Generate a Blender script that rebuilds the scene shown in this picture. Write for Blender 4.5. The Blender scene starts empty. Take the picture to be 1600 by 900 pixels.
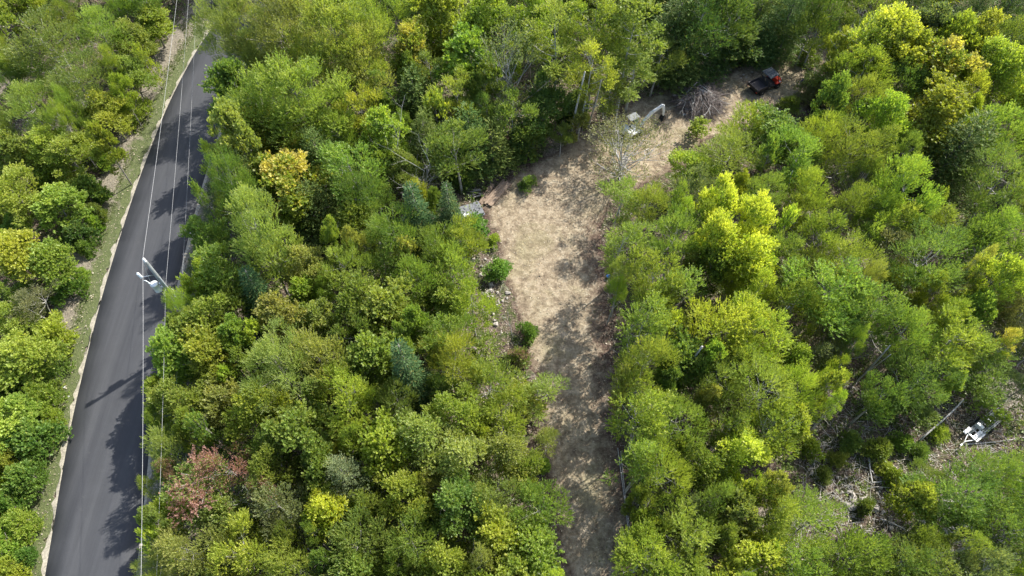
import bpy, math, random
import numpy as np
from mathutils import Vector, Matrix

# ------------------------------------------------------------------ camera, world, sun
sc = bpy.context.scene
PITCH = math.radians(58.3); FPX = 1101.0; CAMH = 52.0      # measured from the photograph (1600 px wide)
cd = bpy.data.cameras.new('camera'); cam = bpy.data.objects.new('camera', cd)
sc.collection.objects.link(cam); sc.camera = cam
cam.location = (0, 0, CAMH); cam.rotation_euler = (math.pi/2 - PITCH, 0, 0)
cd.sensor_width = 36; cd.lens = 36*FPX/1600; cd.clip_end = 2000; cd.clip_start = 0.5
SUN_EL = math.radians(47.5); SUN_AZ = math.radians(49)       # azimuth clockwise from +Y
w = bpy.data.worlds.new('World'); sc.world = w; w.use_nodes = True
nt = w.node_tree; bg = nt.nodes['Background']
sky = nt.nodes.new('ShaderNodeTexSky'); sky.sky_type = 'NISHITA'; sky.sun_disc = False
sky.sun_elevation = SUN_EL; sky.sun_rotation = SUN_AZ; sky.dust_density = 2.0; sky.ozone_density = 0.6
nt.links.new(sky.outputs[0], bg.inputs[0]); bg.inputs[1].default_value = 0.15
sl = bpy.data.lights.new('sun', 'SUN'); sl.energy = 4.0; sl.angle = math.radians(0.55); sl.color = (1.0, 0.955, 0.88)
so = bpy.data.objects.new('sun', sl); sc.collection.objects.link(so)
sd = Vector((math.sin(SUN_AZ)*math.cos(SUN_EL), math.cos(SUN_AZ)*math.cos(SUN_EL), math.sin(SUN_EL)))
so.rotation_euler = sd.to_track_quat('Z', 'Y').to_euler(); so.location = (40, 40, 80)
sc.view_settings.view_transform = 'Standard'; sc.view_settings.look = 'None'
sc.view_settings.exposure = 1.22; sc.view_settings.gamma = 1.0
sc.cycles.max_bounces = 6; sc.cycles.transmission_bounces = 5; sc.cycles.diffuse_bounces = 4
sc.cycles.transparent_max_bounces = 4

C = sc.collection
rng = np.random.default_rng(7); random.seed(7)

# ------------------------------------------------------------------ helpers
def at(px, py, z=0.0):
    """photo pixel -> point of the place at height z"""
    u = (px-800)/FPX; v = (py-450)/FPX
    dy = math.cos(PITCH) - v*math.sin(PITCH); dz = -math.sin(PITCH) - v*math.cos(PITCH)
    t = (CAMH-z)/-dz
    return Vector((u*t, dy*t, z))
def px_per_m(py, z):
    v = (py-450)/FPX
    return FPX*(math.sin(PITCH)+v*math.cos(PITCH))/(CAMH-z)
def tag(o, label=None, cat=None, group=None, kind=None):
    if label: o['label'] = label
    if cat: o['category'] = cat
    if group: o['group'] = group
    if kind: o['kind'] = kind
    return o
def empty(name, loc=(0,0,0), rz=0.0):
    o = bpy.data.objects.new(name, None); C.objects.link(o)
    o.empty_display_size = 0.3; o.location = loc; o.rotation_euler = (0,0,rz); return o
def link(name, me, parent=None, loc=None):
    o = bpy.data.objects.new(name, me); C.objects.link(o)
    if parent: o.parent = parent
    if loc is not None: o.location = loc
    return o
def mesh_np(name, V, F, mat, attrs=None, smooth=False):
    me = bpy.data.meshes.new(name)
    V = np.asarray(V, dtype=np.float32); F = np.asarray(F, dtype=np.int32)
    n, k = F.shape
    me.vertices.add(len(V)); me.vertices.foreach_set('co', V.ravel())
    me.loops.add(n*k); me.loops.foreach_set('vertex_index', F.ravel())
    me.polygons.add(n); me.polygons.foreach_set('loop_start', np.arange(n, dtype=np.int32)*k)
    me.polygons.foreach_set('use_smooth', np.full(n, smooth))
    me.update(calc_edges=True)
    for an, dom, arr in (attrs or []):
        a = me.attributes.new(an, 'FLOAT', dom); a.data.foreach_set('value', np.asarray(arr, dtype=np.float32))
    if mat: me.materials.append(mat)
    return me
class MB:
    def __init__(s): s.v = []; s.f = []
    def box(s, x0,y0,z0,x1,y1,z1, M=None):
        P = [Vector(p) for p in ((x0,y0,z0),(x1,y0,z0),(x1,y1,z0),(x0,y1,z0),(x0,y0,z1),(x1,y0,z1),(x1,y1,z1),(x0,y1,z1))]
        if M is not None: P = [M @ p for p in P]
        b = len(s.v); s.v += [tuple(p) for p in P]
        s.f += [tuple(b+i for i in q) for q in ((0,3,2,1),(4,5,6,7),(0,1,5,4),(1,2,6,5),(2,3,7,6),(3,0,4,7))]; return s
    def hull8(s, bot, top):
        b = len(s.v); s.v += [tuple(p) for p in bot+top]; n = len(bot)
        s.f.append(tuple(b+i for i in reversed(range(n)))); s.f.append(tuple(b+n+i for i in range(n)))
        for i in range(n): s.f.append((b+i, b+(i+1)%n, b+n+(i+1)%n, b+n+i))
        return s
    def tube(s, pts, rad, n=6, cap=True):
        pts = [Vector(p) for p in pts]
        if not hasattr(rad, '__len__'): rad = [rad]*len(pts)
        b = len(s.v); prev = None
        for i, p in enumerate(pts):
            t = (pts[min(i+1,len(pts)-1)]-pts[max(i-1,0)])
            t = t.normalized() if t.length > 1e-9 else Vector((0,0,1))
            a = Vector((1,0,0)) if abs(t.x) < .8 else Vector((0,1,0))
            if prev is not None: a = prev
            u = (a - t*a.dot(t)).normalized(); prev = u; vv = t.cross(u)
            for k in range(n):
                an = 2*math.pi*k/n
                s.v.append(tuple(p + (u*math.cos(an)+vv*math.sin(an))*rad[i]))
        for i in range(len(pts)-1):
            for k in range(n):
                s.f.append((b+i*n+k, b+i*n+(k+1)%n, b+(i+1)*n+(k+1)%n, b+(i+1)*n+k))
        if cap:
            s.f.append(tuple(b+k for k in reversed(range(n)))); e = b+(len(pts)-1)*n
            s.f.append(tuple(e+k for k in range(n)))
        return s
    def lathe(s, prof, M=None, n=16):
        b = len(s.v)
        for r, z in prof:
            for k in range(n):
                an = 2*math.pi*k/n; p = Vector((r*math.cos(an), r*math.sin(an), z))
                if M is not None: p = M @ p
                s.v.append(tuple(p))
        for i in range(len(prof)-1):
            for k in range(n): s.f.append((b+i*n+k, b+i*n+(k+1)%n, b+(i+1)*n+(k+1)%n, b+(i+1)*n+k))
        s.f.append(tuple(b+k for k in reversed(range(n)))); e = b+(len(prof)-1)*n
        s.f.append(tuple(e+k for k in range(n))); return s
    def mesh(s, name, mat, smooth=False, bevel=0):
        me = bpy.data.meshes.new(name); me.from_pydata(s.v, [], s.f)
        if bevel:
            import bmesh
            bm = bmesh.new(); bm.from_mesh(me)
            bmesh.ops.bevel(bm, geom=bm.edges[:], offset=bevel, segments=2, affect='EDGES', clamp_overlap=True)
            bm.to_mesh(me); bm.free()
        me.validate(); me.update()
        if smooth: me.polygons.foreach_set('use_smooth', [True]*len(me.polygons))
        if mat: me.materials.append(mat)
        return me
    def build(s, name, mat, parent=None, smooth=False, bevel=0):
        return link(name, s.mesh(name, mat, smooth, bevel), parent)

# ------------------------------------------------------------------ materials
def newmat(name):
    m = bpy.data.materials.new(name); m.use_nodes = True
    t = m.node_tree; b = t.nodes['Principled BSDF']; return m, t, b
def N(t, kind, **kw):
    n = t.nodes.new(kind)
    for k, v in kw.items(): setattr(n, k, v)
    return n
def noise(t, scale, detail=4, rough=.6, vec=None, dist=0.0):
    n = N(t, 'ShaderNodeTexNoise'); n.inputs['Scale'].default_value = scale
    n.inputs['Detail'].default_value = detail; n.inputs['Roughness'].default_value = rough
    n.inputs['Distortion'].default_value = dist
    if vec is not None: t.links.new(vec, n.inputs['Vector'])
    return n.outputs['Fac']
def ramp(t, fac, stops, interp='LINEAR'):
    r = N(t, 'ShaderNodeValToRGB'); r.color_ramp.interpolation = interp
    el = r.color_ramp.elements
    while len(el) < len(stops): el.new(.5)
    for e, (p, c) in zip(el, stops):
        e.position = p; e.color = (c if hasattr(c, '__len__') else (c, c, c))[:3] + (1,) if hasattr(c, '__len__') else (c, c, c, 1)
    t.links.new(fac, r.inputs[0]); return r.outputs[0]
def mixc(t, fac, a, b, mode='MIX'):
    m = N(t, 'ShaderNodeMix', data_type='RGBA', blend_type=mode)
    for s, v in ((m.inputs[0], fac), (m.inputs[6], a), (m.inputs[7], b)):
        if hasattr(v, 'is_linked') or hasattr(v, 'links'): t.links.new(v, s)
        elif hasattr(v, '__len__'): s.default_value = tuple(v)[:3] + (1,)
        else: s.default_value = v
    return m.outputs[2]
def mth(t, op, a, b=0.0, clamp=False):
    m = N(t, 'ShaderNodeMath', operation=op, use_clamp=clamp)
    for s, v in ((m.inputs[0], a), (m.inputs[1], b)):
        if hasattr(v, 'links'): t.links.new(v, s)
        else: s.default_value = v
    return m.outputs[0]
def bump(t, b, h, strength=.5, dist=.05):
    n = N(t, 'ShaderNodeBump'); n.inputs['Strength'].default_value = strength; n.inputs['Distance'].default_value = dist
    t.links.new(h, n.inputs['Height']); t.links.new(n.outputs[0], b.inputs['Normal'])
def objpos(t): return N(t, 'ShaderNodeTexCoord').outputs['Object']
def attr(t, name, typ='GEOMETRY'):
    a = N(t, 'ShaderNodeAttribute', attribute_name=name, attribute_type=typ); return a

def simple(name, col, rough=.6, metal=0.0, var=.12, scale=8, spec=.4):
    m, t, b = newmat(name)
    f = noise(t, scale, 5, .65, objpos(t))
    c = ramp(t, f, [(.3, tuple(x*(1-var) for x in col)), (.7, tuple(min(1, x*(1+var)) for x in col))])
    t.links.new(c, b.inputs['Base Color']); b.inputs['Roughness'].default_value = rough
    b.inputs['Metallic'].default_value = metal; b.inputs['Specular IOR Level'].default_value = spec
    return m

def leafmat(name, trans=.45, spread=.5, base=None, warm=(.30, .20, .03), second=None):
    m, t, b = newmat(name)
    if base is None:
        oi = N(t, 'ShaderNodeObjectInfo'); col = oi.outputs['Color']
    else:
        col = mixc(t, 0.0, base, base)
    v = attr(t, 'leaf_var').outputs['Fac']; l = attr(t, 'lobe_var').outputs['Fac']
    if second is not None:      # part of the twigs have turned, the rest is still green
        f = mth(t, 'GREATER_THAN', mth(t, 'ADD', l, mth(t, 'MULTIPLY', v, .3)), second[1]); col = mixc(t, f, second[0], col)
    hs = N(t, 'ShaderNodeHueSaturation'); t.links.new(col, hs.inputs['Color'])
    t.links.new(mth(t, 'ADD', mth(t, 'MULTIPLY', l, -.028), .514), hs.inputs['Hue'])
    t.links.new(mth(t, 'ADD', mth(t, 'MULTIPLY', v, spread*1.0), 1-spread*.45), hs.inputs['Value'])
    # a few leaves have turned
    turn = mth(t, 'GREATER_THAN', v, .93)
    c2 = mixc(t, mth(t, 'MULTIPLY', turn, .35), hs.outputs[0], warm)
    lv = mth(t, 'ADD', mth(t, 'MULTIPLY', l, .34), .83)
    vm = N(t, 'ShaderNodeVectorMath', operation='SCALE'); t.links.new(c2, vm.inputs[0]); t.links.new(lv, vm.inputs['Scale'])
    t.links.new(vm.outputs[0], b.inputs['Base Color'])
    b.inputs['Roughness'].default_value = .48; b.inputs['Specular IOR Level'].default_value = .35
    tr = N(t, 'ShaderNodeBsdfTranslucent')
    tc = N(t, 'ShaderNodeVectorMath', operation='MULTIPLY'); t.links.new(vm.outputs[0], tc.inputs[0]); tc.inputs[1].default_value = (1.7, 1.75, .6)
    t.links.new(tc.outputs[0], tr.inputs[0])
    mx = N(t, 'ShaderNodeMixShader'); mx.inputs[0].default_value = trans
    t.links.new(b.outputs[0], mx.inputs[1]); t.links.new(tr.outputs[0], mx.inputs[2])
    t.links.new(mx.outputs[0], t.nodes['Material Output'].inputs[0]); return m
M_LEAF = leafmat('leaf'); M_PINK = leafmat('turning_pink_leaf', second=((.185,.245,.055), .66)); M_LEMON = leafmat('turning_lemon_leaf', second=((.27,.36,.05), .40)); M_GOLD = leafmat('turning_gold_leaf', second=((.215,.265,.045), .58)); M_NEEDLE = leafmat('needle', .2, .5); M_NEEDLE.node_tree.nodes['Principled BSDF'].inputs['Specular IOR Level'].default_value = .12
M_UNDER = leafmat('undergrowth_leaf', .3, .7, (.135, .185, .045))

def barkmat(name, c0, c1, band=False):
    m, t, b = newmat(name); p = objpos(t)
    mp = N(t, 'ShaderNodeMapping'); mp.inputs['Scale'].default_value = (1, 1, .25 if not band else 3.0); t.links.new(p, mp.inputs[0])
    f = noise(t, 6 if band else 9, 5, .7, mp.outputs[0])
    c = ramp(t, f, [(.35, c0), (.55, c1)])
    t.links.new(c, b.inputs['Base Color']); b.inputs['Roughness'].default_value = .85
    bump(t, b, f, .6, .03); return m
M_BARK = barkmat('bark', (.10,.085,.07), (.29,.265,.23)); M_ASH = barkmat('grey_bark', (.16,.15,.135), (.42,.40,.365))
M_PALE = barkmat('pale_bark', (.20,.19,.165), (.50,.48,.43), True)
M_DEAD = barkmat('dead_wood', (.20,.19,.175), (.47,.455,.43))
M_TWIG = barkmat('brush_wood', (.05,.04,.038), (.18,.15,.135))

def groundmat():
    m, t, b = newmat('forest_floor'); p = objpos(t)
    big = noise(t, .12, 4, .6, p); mid = noise(t, .9, 6, .7, p); fine = noise(t, 7, 5, .75, p)
    lit = ramp(t, fine, [(.32, (.035,.024,.018)), (.5, (.105,.078,.06)), (.68, (.26,.215,.17))])
    moss = ramp(t, fine, [(.35, (.018,.028,.008)), (.65, (.085,.115,.03))])
    c = mixc(t, ramp(t, mid, [(.45, 0), (.6, 1)]), lit, moss)
    pale = ramp(t, fine, [(.35, (.12,.10,.08)), (.6, (.36,.32,.27))])
    c = mixc(t, ramp(t, big, [(.55, 0), (.68, .7)]), c, pale)
    t.links.new(c, b.inputs['Base Color']); b.inputs['Roughness'].default_value = .95
    b.inputs['Specular IOR Level'].default_value = .1
    bump(t, b, mth(t, 'ADD', fine, mid), .9, .12); return m
def trackmat():
    m, t, b = newmat('packed_dirt'); p = objpos(t)
    big = noise(t, .22, 4, .6, p, .6); mid = noise(t, 1.4, 6, .72, p, .3); fine = noise(t, 11, 5, .75, p)
    a = ramp(t, mid, [(.3, (.12,.094,.066)), (.5, (.245,.198,.136)), (.7, (.375,.322,.238))])
    g = ramp(t, fine, [(.3, (.10,.085,.05)), (.7, (.30,.28,.15))])
    c = mixc(t, ramp(t, big, [(.52, 0), (.66, .5)]), a, g)
    sp = ramp(t, noise(t, 5, 6, .85, p), [(.30, (.40,.35,.29)), (.46, (.95,.95,.95)), (.56, (1.1,1.1,1.08)), (.66, (1.75,1.7,1.6))])
    c = mixc(t, .85, c, sp, 'MULTIPLY')
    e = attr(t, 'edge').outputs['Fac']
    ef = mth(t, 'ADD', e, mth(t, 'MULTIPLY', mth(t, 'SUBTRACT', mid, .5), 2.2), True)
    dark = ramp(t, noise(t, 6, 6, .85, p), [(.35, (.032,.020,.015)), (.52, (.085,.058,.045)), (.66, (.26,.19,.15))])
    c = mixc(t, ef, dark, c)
    t.links.new(c, b.inputs['Base Color']); b.inputs['Roughness'].default_value = .95
    b.inputs['Specular IOR Level'].default_value = .1
    bump(t, b, mth(t, 'ADD', mth(t, 'MULTIPLY', mid, 1.5), fine), .8, .09); return m
def roadmat():
    m, t, b = newmat('asphalt'); p = objpos(t)
    mp = N(t, 'ShaderNodeMapping'); mp.inputs['Scale'].default_value = (1, .03, 1); mp.inputs['Rotation'].default_value = (0, 0, .05)
    t.links.new(p, mp.inputs[0])
    lane = noise(t, .9, 3, .5, mp.outputs[0]); fine = noise(t, 30, 3, .7, p); mid = noise(t, .7, 5, .6, p)
    c = ramp(t, lane, [(.3, (.041,.043,.048)), (.7, (.055,.057,.061))])
    c = mixc(t, .7, c, ramp(t, fine, [(.3, (.78,.78,.78)), (.7, (1.2,1.2,1.2))]), 'MULTIPLY')
    worn = noise(t, 2.6, 5, .7, mp.outputs[0]); c = mixc(t, .8, c, ramp(t, worn, [(.35, (.88,.88,.88)), (.65, (1.14,1.13,1.12))]), 'MULTIPLY')
    dustf = noise(t, 1.8, 6, .8, p, .5); c = mixc(t, ramp(t, dustf, [(.60, 0), (.72, .3)]), c, (.10,.096,.088))
    c = mixc(t, .6, c, ramp(t, mid, [(.3, (.9,.9,.9)), (.7, (1.08,1.08,1.08))]), 'MULTIPLY')
    t.links.new(c, b.inputs['Base Color']); b.inputs['Roughness'].default_value = .75
    b.inputs['Specular IOR Level'].default_value = .3
    bump(t, b, fine, .35, .01); return m
def vergemat():
    m, t, b = newmat('verge_turf'); p = objpos(t)
    mid = noise(t, 1.1, 6, .7, p, .4); fine = noise(t, 9, 5, .75, p); big = noise(t, .3, 3, .6, p)
    g = ramp(t, fine, [(.3, (.035,.05,.014)), (.6, (.10,.12,.04)), (.75, (.19,.20,.085))])
    d = ramp(t, fine, [(.3, (.10,.085,.062)), (.55, (.21,.185,.14)), (.75, (.36,.33,.27))])
    e = attr(t, 'edge').outputs['Fac']
    c = mixc(t, ramp(t, mth(t, 'ADD', mth(t, 'MULTIPLY', mid, 1.0), mth(t, 'MULTIPLY', e, .55)), [(.68, 0), (.86, 1)]), g, d)
    t.links.new(c, b.inputs['Base Color']); b.inputs['Roughness'].default_value = .95
    bump(t, b, mth(t, 'ADD', fine, mid), .9, .1); return m
M_GROUND = groundmat(); M_TRACK = trackmat(); M_ROAD = roadmat(); M_VERGE = vergemat()
M_GRAVEL = simple('pale_gravel', (.29,.265,.21), .95, 0, .45, 7)
M_STONE = simple('limestone', (.31,.285,.25), .9, 0, .35, 5)
M_LITTER = leafmat('fallen_leaf', .1, .9, (.27,.235,.17))

# ------------------------------------------------------------------ setting
def gz(x, y):
    return 0.10*math.sin(x*.31+1.3)*math.sin(y*.27) + .06*math.sin(x*.83+y*.61)
def gz_np(X, Y): return 0.10*np.sin(X*.31+1.3)*np.sin(Y*.27) + .06*np.sin(X*.83+Y*.61)
def hashnoise(X, Y, seed=0, octv=3):
    r = np.random.default_rng(seed); out = 0; amp = 1
    for o in range(octv):
        for _ in range(4):
            k = r.normal(size=2)*(.9*2.1**o); ph = r.uniform(0, 6.28)
            out = out + amp*np.sin(X*k[0]+Y*k[1]+ph)*.35
        amp *= .55
    return out

gx = np.concatenate([np.linspace(-700, -75, 14)[:-1], np.linspace(-75, 75, 301), np.linspace(75, 700, 14)[1:]])
gy = np.concatenate([np.linspace(-400, -10, 10)[:-1], np.linspace(-10, 100, 221), np.linspace(100, 900, 14)[1:]])
X, Y = np.meshgrid(gx, gy); Z = gz_np(X, Y) + .04*hashnoise(X*2, Y*2, 3)
road_l = [(-31.2,-6),(-31.6,4),(-32.27,8.67),(-34.11,19.1),(-35.3,31),(-35.75,42.8),(-35.6,54),(-34.6,62.8),(-31.5,75),(-25.5,92),(-15,120)]
track_px = [(885,985),(880,900),(862,800),(845,700),(838,600),(805,500),(775,400),(760,350),(757,322),(800,268),(865,240),(935,192),(1000,155),(1050,130),(1120,114),(1190,96),(1240,92),(1268,110),(1282,140),(1262,170),(1215,190),(1150,205),(1100,225),(1075,255),(1010,290),(950,318),(940,360),(948,450),(957,550),(963,650),(978,750),(990,820),(992,900),(996,985)]
track_poly = [tuple(at(*p).xy) for p in track_px]
def interp_poly(pts, step):
    out = []
    for (x0,y0),(x1,y1) in zip(pts[:-1], pts[1:]):
        n = max(1, int(math.hypot(x1-x0, y1-y0)/step))
        for i in range(n): out.append((x0+(x1-x0)*i/n, y0+(y1-y0)*i/n))
    out.append(pts[-1]); return out
def smooth_line(pts, step=1.0, it=20):
    P = np.array(interp_poly(pts, step))
    for _ in range(it): P[1:-1] = .25*P[:-2]+.5*P[1:-1]+.25*P[2:]
    return P
RL = smooth_line(road_l, .5, 60)
def seg_dist(PX, PY, poly, closed=True):
    d = np.full(PX.shape, 1e9); pts = list(poly) + ([poly[0]] if closed else [])
    for (x0,y0),(x1,y1) in zip(pts[:-1], pts[1:]):
        dx, dy = x1-x0, y1-y0; L = dx*dx+dy*dy+1e-12
        t = np.clip(((PX-x0)*dx+(PY-y0)*dy)/L, 0, 1)
        d = np.minimum(d, np.hypot(PX-x0-t*dx, PY-y0-t*dy))
    return d
def inside(PX, PY, poly):
    c = np.zeros(np.shape(PX), bool); n = len(poly)
    for i in range(n):
        x0,y0 = poly[i]; x1,y1 = poly[(i+1)%n]
        if y0 == y1: continue
        k = ((y0 > PY) != (y1 > PY)) & (PX < (x1-x0)*(PY-y0)/(y1-y0)+x0)
        c ^= k
    return c
def sdist(PX, PY, poly):
    d = seg_dist(PX, PY, poly); return np.where(inside(PX, PY, poly), d, -d)
TRK_FLAT = sdist(X, Y, track_poly)
Z = Z*np.clip(.35 - TRK_FLAT*.3, .15, 1.0)
rd = seg_dist(X, Y, [tuple(p) for p in RL[::4]], False)
Z = np.where(rd < 9, Z*.3-.05, Z)
ny, nx = X.shape
idx = np.arange(nx*ny).reshape(ny, nx)
F = np.stack([idx[:-1,:-1], idx[:-1,1:], idx[1:,1:], idx[1:,:-1]], -1).reshape(-1, 4)
go = link('ground', mesh_np('ground', np.stack([X.ravel(), Y.ravel(), Z.ravel()], 1), F, M_GROUND, smooth=True))
tag(go, 'brown forest floor of leaf litter, moss and debris under the trees', kind='structure')

def patch(name, poly, mat, step=.18, wob=.35, h=.03, lab='', seed=1, margin=.5):
    P = np.array(poly); x = np.arange(P[:,0].min()-1, P[:,0].max()+1, step); y = np.arange(P[:,1].min()-1, P[:,1].max()+1, step)
    X, Y = np.meshgrid(x, y)
    d = sdist(X, Y, poly) + wob*hashnoise(X*1.3, Y*1.3, seed)
    Z = np.clip(d*.12, -.06, h) + .012*hashnoise(X*4, Y*4, seed+9, 2) + .02 - .012
    ok = d > -margin
    ok4 = ok[:-1,:-1] & ok[:-1,1:] & ok[1:,1:] & ok[1:,:-1]
    idx = np.arange(X.size).reshape(X.shape)
    F = np.stack([idx[:-1,:-1], idx[:-1,1:], idx[1:,1:], idx[1:,:-1]], -1)[ok4]
    used, inv = np.unique(F.ravel(), return_inverse=True)
    V = np.stack([X.ravel(), Y.ravel(), Z.ravel()], 1)[used]
    V[:,2] += np.maximum(0, gz_np(V[:,0], V[:,1])*.15)
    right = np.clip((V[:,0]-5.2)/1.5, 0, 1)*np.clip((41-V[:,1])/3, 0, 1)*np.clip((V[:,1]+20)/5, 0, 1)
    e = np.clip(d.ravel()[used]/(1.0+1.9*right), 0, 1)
    o = link(name, mesh_np(name, V, inv.reshape(-1, 4), mat, [('edge','POINT',e)], True))
    return tag(o, lab, kind='structure')
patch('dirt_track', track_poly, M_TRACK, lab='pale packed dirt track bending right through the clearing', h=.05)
def ribbon(name, offs, zs, mat, lab, kind='structure', jit=0, seed=0, cols=None):
    P = RL; T = np.gradient(P, axis=0); T /= np.linalg.norm(T, axis=1)[:,None]; Nn = np.stack([T[:,1], -T[:,0]], 1)
    r = np.random.default_rng(seed); V = []; m = len(offs); E = []
    for i in range(len(P)):
        ph = P[i,1]
        for j, (o_, z) in enumerate(zip(offs, zs)):
            k = jit*(math.sin(ph*1.7+j)*.5+math.sin(ph*4.1+j*2)*.3+r.normal()*.25) if (j in (0, m-1)) else 0
            q = P[i] + Nn[i]*(o_+k); V.append((q[0], q[1], z)); E.append(cols[j] if cols else 0)
    idx = np.arange(len(V)).reshape(len(P), m)
    F = np.stack([idx[:-1,:-1], idx[:-1,1:], idx[1:,1:], idx[1:,:-1]], -1).reshape(-1, 4)
    o = link(name, mesh_np(name, V, F, mat, [('edge','POINT',E)], True)); return tag(o, lab, kind=kind)
ribbon('grass_verge', [-4.4,-3.4,-2.4,-1.4,-.6,.05], [-.1,.02,.05,.06,.07,.05], M_VERGE, 'worn grass and bare dirt verge left of the asphalt road', jit=.5, cols=[.75,.85,.72,.3,.1,.3])
ribbon('gravel_shoulder', [-.24,-.12,.0,.2], [.06,.083,.09,.088], M_GRAVEL, 'thin pale gravel shoulder along the left road edge', jit=.34, seed=3)
WR = 6.25
ribbon('road', [0,.02,WR*.25,WR*.5,WR*.75,WR-.02,WR], [.02,.10,.125,.14,.125,.10,.02], M_ROAD, 'dark grey asphalt road running up the left side', jit=.035, seed=5)
ribbon('grass_verge', [WR-.1,WR+.5,WR+1.2,WR+2.2], [.04,.06,.04,-.08], M_VERGE, 'narrow shaded verge between the asphalt and the tree line', jit=.4, seed=8, cols=[1,.5,.2,.1])
ribbon('gravel_shoulder', [WR-.12,WR+.05,WR+.22], [.085,.09,.06], M_GRAVEL, 'thin pale gravel shoulder along the right road edge', jit=.12, seed=13)

# ------------------------------------------------------------------ foliage generators
def nrm(A): return A/np.maximum(np.linalg.norm(A, axis=-1, keepdims=True), 1e-9)
def leaf_quads(P, D, Nn, L, W):
    D = nrm(D); S = nrm(np.cross(D, Nn)); L = L[:,None]; W = W[:,None]
    V = np.stack([P, P+D*L*.45+S*W*.5, P+D*L, P+D*L*.45-S*W*.5], 1)
    n = len(P); return V.reshape(-1, 3), np.arange(n*4).reshape(n, 4)
def leaves_from_sprigs(O, D, LV, k, ll, r, width=.62, up=.7, slen=.35, spread=.8, droop=.0):
    """O origins, D directions of sprigs; k leaves on each"""
    n = len(O); D = nrm(D)
    Or = np.repeat(O, k, 0); Dr = np.repeat(D, k, 0); lv = np.repeat(LV, k)
    t = np.tile(np.linspace(.1, 1, k), n)[:,None]*slen*r.uniform(.7, 1.2, (n*k,1))
    P = Or + Dr*t
    side = nrm(r.normal(size=(n*k,3)))
    LD = Dr + side*spread; LD[:,2] -= droop
    NN = r.normal(size=(n*k,3))*.55 + Dr*.25; NN[:,2] += up
    L = ll*r.uniform(.65, 1.25, n*k)
    V, Fc = leaf_quads(P, LD, NN, L, L*width*r.uniform(.8, 1.2, n*k))
    return V, Fc, r.uniform(0, 1, n*k), lv
def crown_mesh(name, seed, R, zb, zt, nlobe, lobe, nsprig, k, ll, mat, shape='ovoid', width=.62, upd=.6, slen=.35, irregular=.25, spread=.8, flat=.8, wide=.4, up=.7):
    r = np.random.default_rng(seed); h = zt-zb
    LC = []; LR = []; tries = 0
    while len(LC) < nlobe and tries < 6000:
        tries += 1
        t = r.uniform(0, 1)**.72; an = r.uniform(0, 2*math.pi)
        if shape == 'ovoid': prof = math.sqrt(max(0, 1-((t-wide)/(1.0-wide if t > wide else wide+.25))**2))
        elif shape == 'cone': prof = max(.06, (1-t)**.8)*(1 if t > .08 else t/.08)
        else: prof = math.sqrt(max(0, 1-t*t))
        prof *= 1 + irregular*(math.sin(an*2+seed)+math.sin(an*3+seed*2.3)*.8+.5*math.sin(an*5+t*6))*.6
        s = R*lobe*r.choice([.6,.8,1.0,1.25,1.5])*r.uniform(.85, 1.15)*(.75 if t > .8 else 1)
        rho = max(0, prof*R - s*.5)*r.uniform(0, 1)**.38
        c = np.array([math.cos(an)*rho, math.sin(an)*rho, zb+t*h - s*.3])
        if any(np.linalg.norm(c-q) < (s+w_)*.52 for q, w_ in zip(LC, LR)): continue
        LC.append(c); LR.append(s)
    LC = np.array(LC); LR = np.array(LR); m = len(LC)
    wgt = LR**2/np.sum(LR**2); which = r.choice(m, size=nsprig, p=wgt)
    dr = nrm(r.normal(size=(nsprig,3))); dr[:,2] = np.where(dr[:,2] < -.15, -dr[:,2]*.8, dr[:,2]); dr = nrm(dr)
    c = LC[which]; s = LR[which][:,None]
    # lumpy lobes: sub-tufts
    bumpy = 1 + .28*np.sin(dr[:,:1]*7+which[:,None])*np.sin(dr[:,1:2]*6+which[:,None]*2)+.2*np.sin(dr[:,2:]*9+which[:,None])
    O = c + dr*s*np.array([1,1,flat])*bumpy*(r.uniform(0, 1, (nsprig,1))**.35)
    out = c - np.array([0,0,zb+h*.35]); D = dr*1.0 + nrm(out)*.45; D[:,2] += upd
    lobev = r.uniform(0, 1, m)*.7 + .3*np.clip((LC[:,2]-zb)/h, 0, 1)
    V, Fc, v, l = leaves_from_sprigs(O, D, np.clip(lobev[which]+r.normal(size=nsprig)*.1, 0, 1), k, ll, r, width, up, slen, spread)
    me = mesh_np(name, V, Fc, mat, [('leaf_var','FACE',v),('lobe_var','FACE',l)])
    return me, LC
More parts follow.
